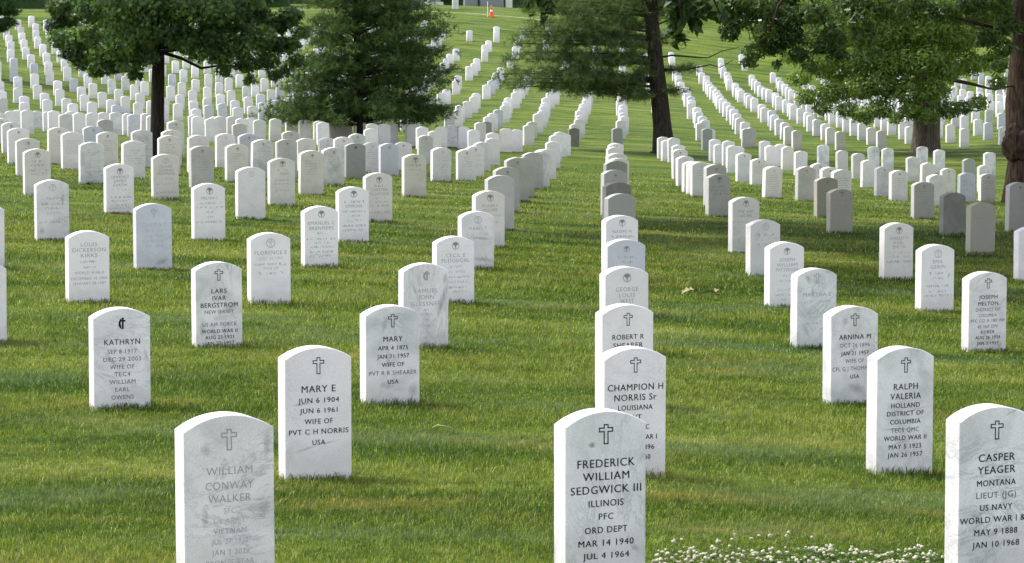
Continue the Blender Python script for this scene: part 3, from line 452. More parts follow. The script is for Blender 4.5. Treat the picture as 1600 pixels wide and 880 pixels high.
# ------------------------------------------------------------------ ground sheet
def build_ground():
    zs = np.concatenate([np.array([-400, -150, -60, -20, -5, 2]), np.arange(5, 60, .8), np.arange(60, 210, 1.6), np.array([214, 220, 240, 280, 350, 450, 650])])
    us = np.concatenate([[-40, -15, -6, -3.5, -2.5], np.linspace(-1.9, 1.9, 64), [2.5, 3.5, 6, 15, 40]])
    Zg, Ug = np.meshgrid(zs, us, indexing='ij')
    Xg = Ug*(8+.12*np.clip(Zg, 0, 205)); Yg = Zg
    Hh = Hc(Xg.ravel(), Yg.ravel()).reshape(Xg.shape)+CAMZ
    V = np.stack([Xg, Yg, Hh], -1).reshape(-1, 3)
    nz, nu = Zg.shape
    i = (np.arange(nz-1)[:, None]*nu+np.arange(nu-1)[None]).ravel()
    Fq = np.stack([i, i+1, i+nu+1, i+nu], 1)
    o = mesh_np('ground', V, Fq.ravel(), np.arange(len(Fq))*4, M['ground'], smooth=True)
    tag(o, 'mown green turf rolling down and up to the far hill', None, None, 'structure')
build_ground()

# ------------------------------------------------------------------ headstone mesh (0.33 wide, 0.10 thick, arched top, runs on below the turf)
HW, HT, HH, RISE = .33, .102, .60, .052
def stone_profile(inset=0.0, bottom=-.5, n=18):
    w = HW/2-inset; rr = ((HW/2)**2+RISE**2)/(2*RISE)
    a0 = math.asin((HW/2)/rr); pts = [(-w, bottom), (w, bottom)]
    cz = HH-rr; r = rr-inset
    a1 = math.asin(w/r)
    for i in range(n+1):
        a = a1-2*a1*i/n; pts.append((r*math.sin(a), cz+r*math.cos(a)))
    return pts
def stone_arrays(bev=.0035, n=18):
    A = stone_profile(bev, n=n); B = stone_profile(0, n=n); m = len(A); y0, y1 = -HT/2, HT/2
    V = [(x, y0, z) for x, z in A]+[(x, y0+bev, z) for x, z in B]+[(x, y1-bev, z) for x, z in B]+[(x, y1, z) for x, z in A]
    Fc = [tuple(range(m)), tuple(reversed(range(3*m, 4*m)))]
    for r in range(3):
        for k in range(m):
            k2 = (k+1) % m; Fc.append((r*m+k, (r+1)*m+k, (r+1)*m+k2, r*m+k2))
    return V, Fc
sv, sf = stone_arrays()
STONE = bpy.data.meshes.new('headstone'); STONE.from_pydata(sv, [], sf); STONE.update(); STONE.materials.append(M['marble'])

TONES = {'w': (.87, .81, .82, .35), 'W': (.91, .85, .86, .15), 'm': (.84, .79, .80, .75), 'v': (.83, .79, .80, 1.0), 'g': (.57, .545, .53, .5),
         'd': (.37, .37, .355, .6), 'b': (.64, .63, .70, .4), 'k': (.43, .39, .33, .45), 'n': (.25, .235, .205, .8), 'p': (.81, .75, .71, .3), 'c':(.71,.67,.65,.45)}  # k and n: tree shade darkened into the colour; n also weathered stone

def local_of(o_loc, o_rot, P):
    return None
# text -> triangles in face plane (x across, z up)
def text_mesh(txt, cap, width, wt=0.0):
    cu = bpy.data.curves.new('t', 'FONT'); cu.body = txt; cu.size = 1.0; cu.offset = wt; cu.resolution_u = 3; cu.space_character = 1.12
    ob = bpy.data.objects.new('t', cu); COL.objects.link(ob)
    dg = bpy.context.evaluated_depsgraph_get(); me = bpy.data.meshes.new_from_object(ob.evaluated_get(dg))
    V = np.array([v.co[:] for v in me.vertices]) if len(me.vertices) else np.zeros((0, 3)); Fs = [tuple(p.vertices) for p in me.polygons]
    bpy.data.objects.remove(ob); bpy.data.curves.remove(cu); bpy.data.meshes.remove(me)
    if not len(V): return V, Fs
    caph = .727
    x0, x1 = V[:, 0].min(), V[:, 0].max()
    X = (V[:, 0]-(x0+x1)/2)*(width/(x1-x0)); Zz = (V[:, 1]-caph/2)*(cap/caph)
    return np.stack([X, np.zeros(len(X)), Zz], 1), Fs
YF = -HT/2-.0008
def add_flat(mb, V, Fs, x, z):
    mb.add([(v[0]+x, YF+v[1], v[2]+z) for v in V], Fs)
def cross_mb(mb, x, z, w, h, t=None, solid=False):
    """outlined latin cross"""
    a = w*.17; top = h/2; arm = h*.22; L_ = [(-a, top), (a, top), (a, arm+a*.9), (w/2, arm+a*.9), (w/2, arm-a*.9), (a, arm-a*.9), (a, -top), (-a, -top), (-a, arm-a*.9), (-w/2, arm-a*.9), (-w/2, arm+a*.9), (-a, arm+a*.9)]
    if solid:
        mb.add([(x-a, YF, z-top), (x+a, YF, z-top), (x+a, YF, z+top), (x-a, YF, z+top)], [(0, 1, 2, 3)])
        for s in (-1, 1): mb.add([(x+s*a, YF, z+arm-a*.9), (x+s*w/2, YF, z+arm-a*.9), (x+s*w/2, YF, z+arm+a*.9), (x+s*a, YF, z+arm+a*.9)], [(0, 1, 2, 3)])
        return
    t = t or w*.075; n = len(L_)
    # inner ring: offset by t along both adjoining edge normals
    inn = []
    for i in range(n):
        p, q, r_ = L_[i-1], L_[i], L_[(i+1) % n]
        d1 = (Vector(q)-Vector(p)).normalized(); d2 = (Vector(r_)-Vector(q)).normalized()
        n1 = Vector((d1.y, -d1.x)); n2 = Vector((d2.y, -d2.x)); v_ = Vector(q)+(n1+n2)*t
        inn.append((v_.x, v_.y))
    V = [(x+p[0], YF, z+p[1]) for p in L_]+[(x+p[0], YF, z+p[1]) for p in inn]
    mb.add(V, [(i, (i+1) % n, n+(i+1) % n, n+i) for i in range(n)])
def ring_mb(mb, x, z, r, t, a0=0, a1=360, n=20):
    for i in range(n):
        A, B = R(a0+(a1-a0)*i/n), R(a0+(a1-a0)*(i+1)/n)
        # flat stroke standing in for the rim of the pressed emblem
        V = [(x+math.cos(q)*rr, YF, z+math.sin(q)*rr) for q, rr in ((A, r), (B, r), (B, r-t), (A, r-t))]
        mb.add(V, [(0, 1, 2, 3)])
def painted_relief_emblem(mb, x, z, r):
    ring_mb(mb, x, z, r, r*.14)
    n = 16; V = [(x, YF, z+r*.1)]+[(x+math.cos(R(20+140*i/n))*r*.82, YF, z+math.sin(R(20+140*i/n))*r*.82) for i in range(n+1)]  # dark fan: shade of the recess painted as a flat crescent
    mb.add(V, [(0, i+1, i+2) for i in range(n)])
    cross_mb(mb, x, z-r*.25, r*.7, r*1.0, solid=True)
def ticks(mb, x, z, w, h, seed):
    """worn illegible cut line: short broken strokes"""
    rr = random.Random(seed); q = x-w/2
    while q < x+w/2:
        k = rr.random(); sw = h*rr.uniform(.12, .26)
        if k < .62:
            zz = z+rr.uniform(-.06, .06)*h; hh = h*rr.uniform(.45, 1); sh = rr.choice((-.25, 0, 0, .25))*h
            mb.add([(q, YF, zz-hh/2), (q+sw, YF, zz-hh/2), (q+sw+sh, YF, zz+hh/2), (q+sh, YF, zz+hh/2)], [(0, 1, 2, 3)])
        elif k < .85:
            zz = z+rr.choice((-.4, 0, .4))*h; mb.add([(q, YF, zz-h*.09), (q+h*.45, YF, zz-h*.09), (q+h*.45, YF, zz+h*.09), (q, YF, zz+h*.09)], [(0, 1, 2, 3)])
        q += h*rr.uniform(.3, .62) if k < .85 else h*.75

ORD = 'first second third fourth fifth sixth seventh eighth ninth tenth eleventh twelfth thirteenth fourteenth fifteenth sixteenth seventeenth eighteenth nineteenth twentieth'.split()
def ordw(n):
    if n <= 20: return ORD[n-1]
    t = {2: 'twenty', 3: 'thirty', 4: 'forty', 5: 'fifty'}
    if n % 10 == 0: return {30: 'thirtieth', 40: 'fortieth', 50: 'fiftieth'}[n]
    return t[n//10]+'-'+ORD[n % 10-1]
SCN = (F, )
def make_stone(X, Z, h, tone, name_id='', jitter=True):
    rr = random.Random(round(X*1000)+round(Z*77))
    o = bpy.data.objects.new('headstone', STONE); COL.objects.link(o)
    g = G(X, Z)
    o.location = (X, Z, g+h-HH)
    j = .3 if name_id in TEXT else 1.0
    o.rotation_euler = (R(rr.gauss(0, .7)*j), R(rr.gauss(0, .45)*j), YAW+R(rr.gauss(0, 1.6)*j))
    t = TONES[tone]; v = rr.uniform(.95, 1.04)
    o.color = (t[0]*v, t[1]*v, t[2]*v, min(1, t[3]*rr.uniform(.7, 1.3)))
    return o

def dress(o, nid, X, Z, h, seed):
    """lettering and emblem parts"""
    spx = F/Z                      # photo px per metre at the stone
    ca = math.cos(YAW)*1.0-(X/Z)*math.sin(YAW)   # foreshortening of the face
    xs, z_top = 0, HH
    face_c = 0
    if nid in TEXT:
        ytop, em, lines = TEXT[nid]
        mats = {'k': 'ink', 'w': 'ink2', 'f': 'cut', 'x': 'cut2'}
        for ln in lines:
            txt, yc, cap, wd, mk = ln; mb = MB()
            z = HH-(yc-ytop)/spx/.992
            if txt == '#': ticks(mb, 0, z, wd/spx/ca, cap/spx, int(yc*7))
            else:
                V, Fs = text_mesh(txt, cap/spx, wd/spx/ca); add_flat(mb, V, Fs, 0, z)
                if mk == 'k': add_flat(mb, V-np.array([0, .0004, 0]), Fs, .0007, z+.0003)   # full-bodied painted strokes
            nf = len(mb.F)
            if mk in 'fx' and Z < 30 and txt != '#': add_flat(mb, V+np.array([0, .0004, 0]), Fs, .0013, z-.0013)   # painted highlight along the lower side of each stroke
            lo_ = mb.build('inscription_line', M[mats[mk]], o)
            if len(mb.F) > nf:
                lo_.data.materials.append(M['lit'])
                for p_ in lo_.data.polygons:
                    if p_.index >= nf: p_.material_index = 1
        fx_ = 800+F*X/Z
        for sx_, sy_, ra, rb, ro, mt in STAINS.get(nid, []):
            x_ = max(-.14, min(.14, (sx_-fx_)/spx/ca)); stain(o, x_, HH-(sy_-ytop)/spx, ra/spx/ca, rb/spx, ro, mt)
        if em:
            kind, yc, eh, ew, mk = em; mb = MB(); z = HH-(yc-ytop)/spx; mat = M[mats[mk]] if mk != 'd' else M['cutd']
            if kind == 'cross': cross_mb(mb, 0, z, ew/spx/ca, eh/spx)
            elif kind == 'round': painted_relief_emblem(mb, 0, z, eh/2/spx)
            elif kind == 'ringcross': ring_mb(mb, 0, z, eh/2/spx, eh/spx*.06); cross_mb(mb, 0, z, eh*.5/spx, eh*.72/spx)
            elif kind == 'flame':
                H_, W_ = eh/spx, ew/spx/ca
                cross_mb(mb, W_*.12, z, W_*.8, H_, solid=True)
                fl = [(-.05, -.5), (-.3, -.42), (-.5, -.15), (-.46, .12), (-.3, .32), (-.02, .5), (-.12, .22), (-.2, 0), (-.12, -.2)]
                mb.add([(a*W_, YF-.0004, z+b*H_) for a, b in fl], [tuple(range(len(fl)))])
            mb.build('emblem', mat, o)
    return
# ------------------------------------------------------------------ headstones
GRP = 'rows of arched marble headstones'
allst = []          # (X, Z, h, tone, nid, measured)
for i_, (nid, X, Z, h, tn) in enumerate(STONES):
    if i_ in DROP: continue
    allst.append([X, Z, min(max(h, .53), .73 if Z < 12 else .66), tn, nid])
def fc(X, Z): return (X-.03-.0377*Z)/1.386
MX = np.array([(a[0], a[1]) for a in allst])
hr = random.Random(5)
hill = []
for k in range(15, 50):
    for c in range(-40, 40):
        X = .42+1.41*c+.13*(k); Z = 10.37+.634*c+3.445*k
        if Z < 80 or Z > 169: continue
        X += hr.gauss(0, .05); Z += hr.gauss(0, .09); u = hr.random(); th_ = hr.gauss(.60, .018); tt = hr.random()
        px = 800+F*X/Z
        if not -70 < px < 1680: continue
        g = float(Hc(X, Z)[0]); py = 440-F*math.tan(math.atan(g/Z)+PITCH)
        if (c, k) in SKIP: continue
        if Z < 96 and np.min((MX[:, 0]-X)**2+((MX[:, 1]-Z)*.45)**2) < 1.0: continue
        if Z < 92 and px > 700 and py > 233: continue
        if Z < 93 and px < 700: continue
        if px < 250 and py < 30+u*6: continue
        if 250 <= px < 690 and py < 46: continue
        if 690 <= px < 830 and py < 56: continue
        if 690 <= px < 1000 and py < 138 and u < .42: continue
        if 780 <= px < 1060 and py < 125 and u < .6: continue
        if px >= 1040 and (py < 98 or (py < 128 and u < .5)): continue
        if px >= 690 and u < .04: continue
        if abs(X-OAK[0]) < .9 and abs(Z-OAK[1]) < 1.2: continue
        tone = 'w' if tt < .42 else 'W' if tt < .78 else 'm' if tt < .88 else 'c' if tt < .92 else 'b' if tt < .98 else 'g'
        hill.append([X, Z, th_, tone, (c, k)])
# individual stones: those that show largest; the rest of the far hill is one mass
IND = set(tuple(p) for p in IND_KEYS) if IND_KEYS else set(s[4] for s in sorted(hill, key=lambda s: s[1])[:300-len(allst)])
indiv = allst+[s for s in hill if s[4] in IND]
mass = [s for s in hill if s[4] not in IND]
files = {}
for s in indiv: files.setdefault(round(fc(s[0], s[1])), []).append(s)
TW = {'w': 'white', 'W': 'bright white', 'm': 'grey-streaked', 'v': 'veined bluish', 'g': 'grey', 'd': 'dark grey', 'b': 'blue-grey', 'k': 'brown-grey', 'n': 'darkest grey', 'p': 'beige-white', 'c': 'warm grey'}
stone_objs = []
for c, lst in files.items():
    lst.sort(key=lambda s: s[1])
    for i, s in enumerate(lst):
        X, Z, h, tn, nid = s
        ids = nid if isinstance(nid, str) else ''
        o = make_stone(X, Z, h, tn, ids)
        if isinstance(nid, str) and nid in LABELS: lab = LABELS[nid]
        else:
            side = 'in the middle file' if c == 0 else 'in %s file towards the %s' % (ordw(abs(c)), 'maple' if c < 0 else 'red trunk')
            lab = '%s headstone, %s from the front %s' % (TW[tn], ordw(i+1), side)
        tag(o, lab, 'headstone', GRP); stone_objs.append((o, s))
        if ids in TEXT: dress(o, ids, X, Z, h, i)
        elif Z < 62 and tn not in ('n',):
            rr = random.Random(int(X*100)+int(Z*10)); e = rr.random(); mb = MB(); me = MB()
            if e < .62: painted_relief_emblem(me, 0, HH-.075, .024); mk = 'cutd' if tn != 'd' else 'ink'
            elif e < .85: ring_mb(me, 0, HH-.078, .026, .003); cross_mb(me, 0, HH-.078, .024, .034); mk = 'cut'
            else: mk = None
            if mk: me.build('emblem', M[mk], o)
            z = HH-.14
            for q in range(rr.randint(5, 8)):
                ticks(mb, 0, z, rr.uniform(.09, .25), .021 if q < 2 else .016, rr.randint(0, 99999)); z -= .036 if q > 1 else .038
            mb.build('lettering', M['cut' if rr.random() < .5 else 'cut2'], o)
def merged_stones(lst):
    v0, f0 = stone_arrays(n=8, bev=.006); v0 = np.array(v0); nv = len(v0)
    fl = np.concatenate([np.array(f) for f in f0]); ln = np.array([len(f) for f in f0]); st = np.concatenate([[0], np.cumsum(ln)[:-1]])
    VV, FF, SS, TT = [], [], [], []
    for i, s in enumerate(lst):
        rr = random.Random(i); a = YAW+R(rr.gauss(0, 1.6)); lx = R(rr.gauss(0, .8)); ca, sa = math.cos(a), math.sin(a)
        v = v0.copy(); v[:, 1] += v[:, 2]*-math.sin(lx)
        x = v[:, 0]*ca-v[:, 1]*sa+s[0]; y = v[:, 0]*sa+v[:, 1]*ca+s[1]; z = v[:, 2]+G(s[0], s[1])+s[2]-HH
        VV.append(np.stack([x, y, z], 1)); FF.append(fl+i*nv); SS.append(st+i*len(fl))
        t = TONES[s[3]]; q = rr.uniform(.93, 1.04); TT.append(np.tile([t[0]*q, t[1]*q, t[2]*q, 1], (nv, 1)))
    o = mesh_np('distant_headstones', np.concatenate(VV), np.concatenate(FF), np.concatenate(SS), M['marble_far'], tone=np.concatenate(TT))
    tag(o, 'hundreds of tiny white headstones covering the far hillside', 'headstones', None, 'stuff')
if mass: merged_stones(mass)

# ------------------------------------------------------------------ grass blades
def blades(Z0, Z1, n, width, hgt, seed):
    r = np.random.default_rng(seed)
    Z = np.sqrt(r.uniform(Z0**2, Z1**2, n)); half = Z*(800/F)*1.05+.6
    X = r.uniform(-1, 1, n)*half
    return X, Z
def make_blades(X, Y, zb, width, hgt, r, name, lean=(.35, .0)):
    n = len(X); a = r.uniform(0, 2*np.pi, n); ln = np.abs(r.normal(.75, .45, n))
    pt = np.sin(X*1.3+np.sin(Y*.9+1)*1.7)*np.sin(Y*1.9+np.sin(X*1.1)*1.5)+.5*np.sin(X*3.1+Y*2.3)*np.sin(Y*4.3-X)
    hh = hgt*r.uniform(.55, 1.25, n)*np.clip(1+.38*pt, .6, 1.7); w = width*r.uniform(.7, 1.3, n)
    dx = np.cos(a)*ln+lean[0]*.4; dy = np.sin(a)*ln+lean[1]
    b = r.uniform(0, np.pi, n); bx, by = np.cos(b)*w/2, np.sin(b)*w/2
    V = np.zeros((n, 5, 3))
    V[:, 0] = np.stack([X-bx, Y-by, zb-.01], 1); V[:, 1] = np.stack([X+bx, Y+by, zb-.01], 1)
    mx, my, mz = X+dx*hh*.35, Y+dy*hh*.35, zb+hh*.6
    V[:, 2] = np.stack([mx+bx*.8, my+by*.8, mz], 1); V[:, 3] = np.stack([mx-bx*.8, my-by*.8, mz], 1)
    V[:, 4] = np.stack([X+dx*hh, Y+dy*hh, zb+hh*(1-.25*np.minimum(ln, 1.3))], 1)
    base = np.arange(n)[:, None]*5
    Fl = np.concatenate([base+np.array([0, 1, 2, 3]), base+np.array([3, 2, 4])], 1)
    st = (np.arange(n)[:, None]*7+np.array([0, 4])).ravel()
    v = np.repeat(np.where(r.random(n) < .06, r.uniform(1.2, 1.9, n), r.beta(1.6, 1.6, n)), 5)
    return V.reshape(-1, 3), Fl.ravel(), st, v
parts = []
gr = np.random.default_rng(3)
for Z0, Z1, n, wd, hg in GRASS:
    X, Z = blades(Z0, Z1, n, wd, hg, int(Z0*10))
    if Z1 > 50: k_ = gr.random(len(Z)) < np.clip((72-Z)/34, 0, 1)**1.5; X, Z = X[k_], Z[k_]
    parts.append(make_blades(X, Z, G(X, Z), wd*(Z/Z0)**.8, hg, gr, 'g'))
for Z0, Z1, n, wd, hg in SIDE_GRASS:
    Z = np.sqrt(gr.uniform(Z0**2, Z1**2, n)); X = np.sign(gr.uniform(-1, 1, n))*(Z*(800/F)*1.05+.6+gr.uniform(0, 1, n)**1.4*4.5)
    parts.append(make_blades(X, Z, G(X, Z), wd*(Z/Z0)**.8, hg, gr, 's'))
# longer untrimmed blades round the foot of each nearer stone
fx, fy, fz = [], [], []
for X, Z, h, tn, nid in allst:
    if Z > 48: continue
    n = int(150 if Z < 22 else 90 if Z < 34 else 50)
    t = gr.uniform(-1, 1, n); side = gr.random(n) < .72
    lx = np.where(side, t*HW*.55, np.sign(t)*(HW/2+gr.uniform(0, .03, n))); ly = np.where(side, -HT/2-np.abs(gr.normal(.004, .022, n)), gr.uniform(-HT/2, HT/2, n))
    fx.append(X+lx*math.cos(YAW)-ly*math.sin(YAW)); fy.append(Z+lx*math.sin(YAW)+ly*math.cos(YAW))
fx = np.concatenate(fx); fy = np.concatenate(fy)
wv = np.interp(fy, [10, 20, 45], [.0035, .005, .010])
Vt, Ft, St, vt = make_blades(fx, fy, G(fx, fy), wv, .046, gr, 't'); parts.append((Vt, Ft, St, vt))
off = 0; lo = 0; VV, FF, SS, vv = [], [], [], []
for V, Fl, st, v in parts:
    VV.append(V); FF.append(Fl+off); SS.append(st+lo); vv.append(v); off += len(V); lo += len(Fl)
go = mesh_np('grass', np.concatenate(VV), np.concatenate(FF), np.concatenate(SS), M['blade'], v=np.concatenate(vv))
tag(go, 'short mown lawn grass in mixed green tufts between the headstones', 'grass', None, 'stuff')

# ------------------------------------------------------------------ clover in flower by the foremost middle stone
def clover():
    r = np.random.default_rng(21); mbf = []; 
    VV, FF, SS = [], [], []; off = lo = 0
    LV, LF, LS, LvV = [], [], [], []; lof = llo = 0
    pts = []
    # patches in photo pixels on the turf: x, y, spread x, spread y, heads
    for cx, cy, sx, sy, n in ((1030, 866, 30, 10, 22), (1090, 868, 28, 9, 24), (1135, 862, 18, 10, 10), (1150, 842, 40, 6, 6), (1215, 862, 16, 5, 10), (1275, 860, 22, 5, 26), (1305, 862, 16, 6, 14), (1338, 865, 7, 8, 10), (1385, 868, 14, 6, 10), (1425, 862, 14, 5, 14), (1452, 865, 12, 6, 18), (1200, 836, 60, 8, 5), (1060, 846, 24, 6, 6), (1180, 880, 120, 8, 40), (1380, 882, 80, 6, 60), (1250, 870, 130, 9, 90), (1080, 874, 60, 8, 50), (1180, 866, 30, 6, 20), (1040, 885, 30, 7, 16)):
        for i in range(n):
            x = r.normal(cx, sx*.7); y = r.normal(cy, sy*.7)
            if x < 1014 or x > 1474: continue
            a, b = ray(x, y); zs = np.linspace(8.5, 14, 300); g = b*zs-Hc(a*zs, zs)-.05; i_ = np.argmax(g < 0)
            pts.append((a*zs[i_], zs[i_]))
    bm = bmesh.new(); bmesh.ops.create_icosphere(bm, subdivisions=2, radius=1.0); bv = np.array([v.co[:] for v in bm.verts]); bf = np.array([[v.index for v in f.verts] for f in bm.faces]); bm.free()
    for X, Z in pts:
        g = G(X, Z); rad = r.uniform(.0055, .0100); hh = r.uniform(.03, .06)
        # spiky ball of florets: radius varies vertex to vertex
        k = bv*(rad*r.uniform(.5, 1.3, len(bv)))[:, None]; k[:, 2] *= .85
        VV.append(k+np.array([X, Z, g+hh])); FF.append((bf+off).ravel()); off += len(bv)
    n = sum(len(f)//3 for f in FF)
    o = mesh_np('clover_blossoms', np.concatenate(VV), np.concatenate(FF), np.arange(n)*3, M['petal'])
    tag(o, 'white clover blossoms along the lower edge of the lawn beside the bold foremost middle stone', 'clover', None, 'stuff')
    # trefoil leaves
    nL = 5200; P = np.array(pts); idx = r.integers(0, len(P), nL); X = P[idx, 0]+r.normal(0, .06, nL); Z = P[idx, 1]+r.normal(0, .07, nL)
    g = G(X, Z)+r.uniform(.02, .05, nL); V = []; Fl = []; 
    ang = r.uniform(0, 6.28, nL); R0 = r.uniform(.007, .012, nL); tx, ty = r.normal(0, .35, nL), r.normal(0, .35, nL)
    out = np.zeros((nL, 3, 4, 3))
    for j in range(3):
        a = ang+j*2.094
        for q, (rr_, da) in enumerate(((0, 0), (.9, -.5), (1.25, 0), (.9, .5))):
            ox, oy = np.cos(a+da)*R0*rr_, np.sin(a+da)*R0*rr_
            out[:, j, q] = np.stack([X+ox, Z+oy, g+ox*tx+oy*ty], 1)
    V = out.reshape(-1, 3); nf = nL*3
    o2 = mesh_np('clover_leaves', V, np.arange(nf*4), np.arange(nf)*4, M['blade'], v=np.repeat(r.uniform(0, .5, nf), 4))
    tag(o2, 'low green clover leaves among the white blossoms', 'clover', None, 'stuff')
clover()

# ------------------------------------------------------------------ trees
def leaf_cloud(name, centres, rads, n, size, mat, parent, seed, kind='star', flat=.75, vbias=None, droop=.3, nvis=None, far_w=.12, far_s=2.0):
    """n leaves spread through clumps; kind: star (5 lobes), oval, rag"""
    r = np.random.default_rng(seed); C_ = np.array(centres, float); Rr = np.array(rads, float)
    w = Rr**2.2
    if nvis is not None: w[nvis:] *= far_w
    idx = r.choice(len(C_), n, p=w/w.sum())
    d = r.normal(0, 1, (n, 3)); d /= np.linalg.norm(d, axis=1)[:, None]; rad = r.uniform(.25, 1.0, n)**.5*r.uniform(.75, 1.15, n)
    P = C_[idx]+d*(Rr[idx]*rad)[:, None]*np.array([1, 1, flat])
    nrm = d*np.array([.7, .7, .5])+r.normal(0, .55, (n, 3))+np.array([0, 0, .45]); nrm /= np.linalg.norm(nrm, axis=1)[:, None]
    t = np.cross(nrm, r.normal(0, 1, (n, 3))); t /= np.linalg.norm(t, axis=1)[:, None]
    t[:, 2] -= droop; t -= nrm*(t*nrm).sum(1)[:, None]; t /= np.linalg.norm(t, axis=1)[:, None]
    b = np.cross(nrm, t)
    if kind == 'star':
        prof = []
        for q in range(5):
            a = R(-100+50*q+0); L_ = (.62, .9, 1.05, .9, .62)[q]; prof.append((a, L_)); 
            if q < 4: prof.append((a+R(25), .34))
        prof.append((math.pi, .25)); sh = [(math.cos(a)*l, math.sin(a)*l) for a, l in prof]
    elif kind == 'oval': sh = [(-1, 0), (-.35, -.38), (.35, -.34), (1, 0), (.35, .34), (-.35, .38)]
    else: sh = [(-1, 0), (-.5, -.3), (-.3, -.12), (0, -.42), (.2, -.15), (.6, -.3), (1, 0), (.6, .3), (.2, .15), (0, .42), (-.3, .12), (-.5, .3)]
    sh = np.array(sh); m = len(sh); s = size*r.uniform(.6, 1.25, n)/2
    if nvis is not None: s = np.where(idx >= nvis, s*far_s, s)
    V = P[:, None]+t[:, None]*(sh[:, 0]*1.0)[None, :, None]*s[:, None, None]+b[:, None]*sh[:, 1][None, :, None]*s[:, None, None]
    V += nrm[:, None]*(np.abs(sh[:, 1])*.25)[None, :, None]*s[:, None, None]
    v = np.clip(r.normal(.42, .16, n)+r.normal(0, .16, len(C_))[idx]+(0 if vbias is None else vbias(P)), 0, 1)
    return mesh_np(name, V.reshape(-1, 3), np.arange(n*m), np.arange(n)*m, mat, v=np.repeat(v, m), parent=parent)
def limbs(mb, base, top_pts, r0, seed, n=6):
    rr = random.Random(seed)
    for p, q, ra, rb in top_pts:
        p, q = Vector(p), Vector(q); k = 6; pts = []; rad = []
        for i in range(k):
            f = i/(k-1); w = p.lerp(q, f); s_ = (q-p).length*.035
            if 0 < i < k-1: w += Vector((rr.gauss(0, s_), rr.gauss(0, s_), rr.gauss(0, s_*.7)))
            w.z += -(q-p).length*.05*math.sin(f*math.pi) if q.z < p.z+.3 else 0
            pts.append(w); rad.append(ra*(1-f)+rb*f)
        mb.tube(pts, rad, n, seed=rr.randint(0, 999))
def px_local(x, y, Z, root, dz=0):
    """a point named by where it shows in the photograph, at distance Z+dz, relative to the tree's foot"""
    a, b = ray(x, y); Z_ = Z+dz; return Vector((a*Z_, Z_, CAMZ+b*Z_))-Vector(root)

# --- maple by the ledge
MZ = 53.5; a_, _ = ray(246, 240); root = (a_*MZ, MZ, G(a_*MZ, MZ)-.05)
mp = empty('maple_tree', root); tag(mp, 'dark star-leaved maple with slim straight trunk spreading over white headstones', 'tree')
tr = MB(); tr.tube([px_local(x, y, MZ, root) for x, y in ((246, 262), (245.5, 235), (246, 180), (247, 120), (248, 70), (246, 10), (248, -60), (250, -150))], [.155, .135, .125, .118, .105, .085, .06, .03], 12, wob=.05)
tips = []
mr = random.Random(4)
for x, y, dz in ((150, 95, -.6), (110, 40, .4), (95, 70, -.3), (190, 60, -.9), (300, 70, -.7), (350, 60, .3), (410, 50, -.2), (420, 110, .4), (330, 20, -.9), (160, 0, -.6), (90, -10, .3), (390, 0, 0), (220, -60, -.6), (300, -80, .5), (130, -90, .3), (400, -80, -.3), (250, -170, 0), (180, -180, .5), (330, -170, .2)):
    tips.append((px_local(247, min(y+25, 80), MZ, root), px_local(x, y, MZ, root, dz), .035, .008))
limbs(tr, None, tips, .05, 8); tr.build('trunk', M['bark_dark'], mp, smooth=True)
cl = []; cr = []
for x, y, r_, dz in MAPLE: cl.append(px_local(x, y, MZ, root, dz)); cr.append(r_)
for i in range(60):
    x = 255+mr.uniform(-1, 1)*190; y = mr.uniform(-260, 12); f = 1-((y+110)/190)**2*.45
    cl.append(px_local(255+(x-255)*max(.3, f), y, MZ, root, mr.uniform(-1.7, 1.7)*max(.3, f))); cr.append(mr.uniform(.28, .45))
leaf_cloud('crown', cl, cr, 26000, .155, M['maple'], mp, 5, 'star', .7, None, nvis=len(MAPLE), far_w=.22, far_s=1.6)

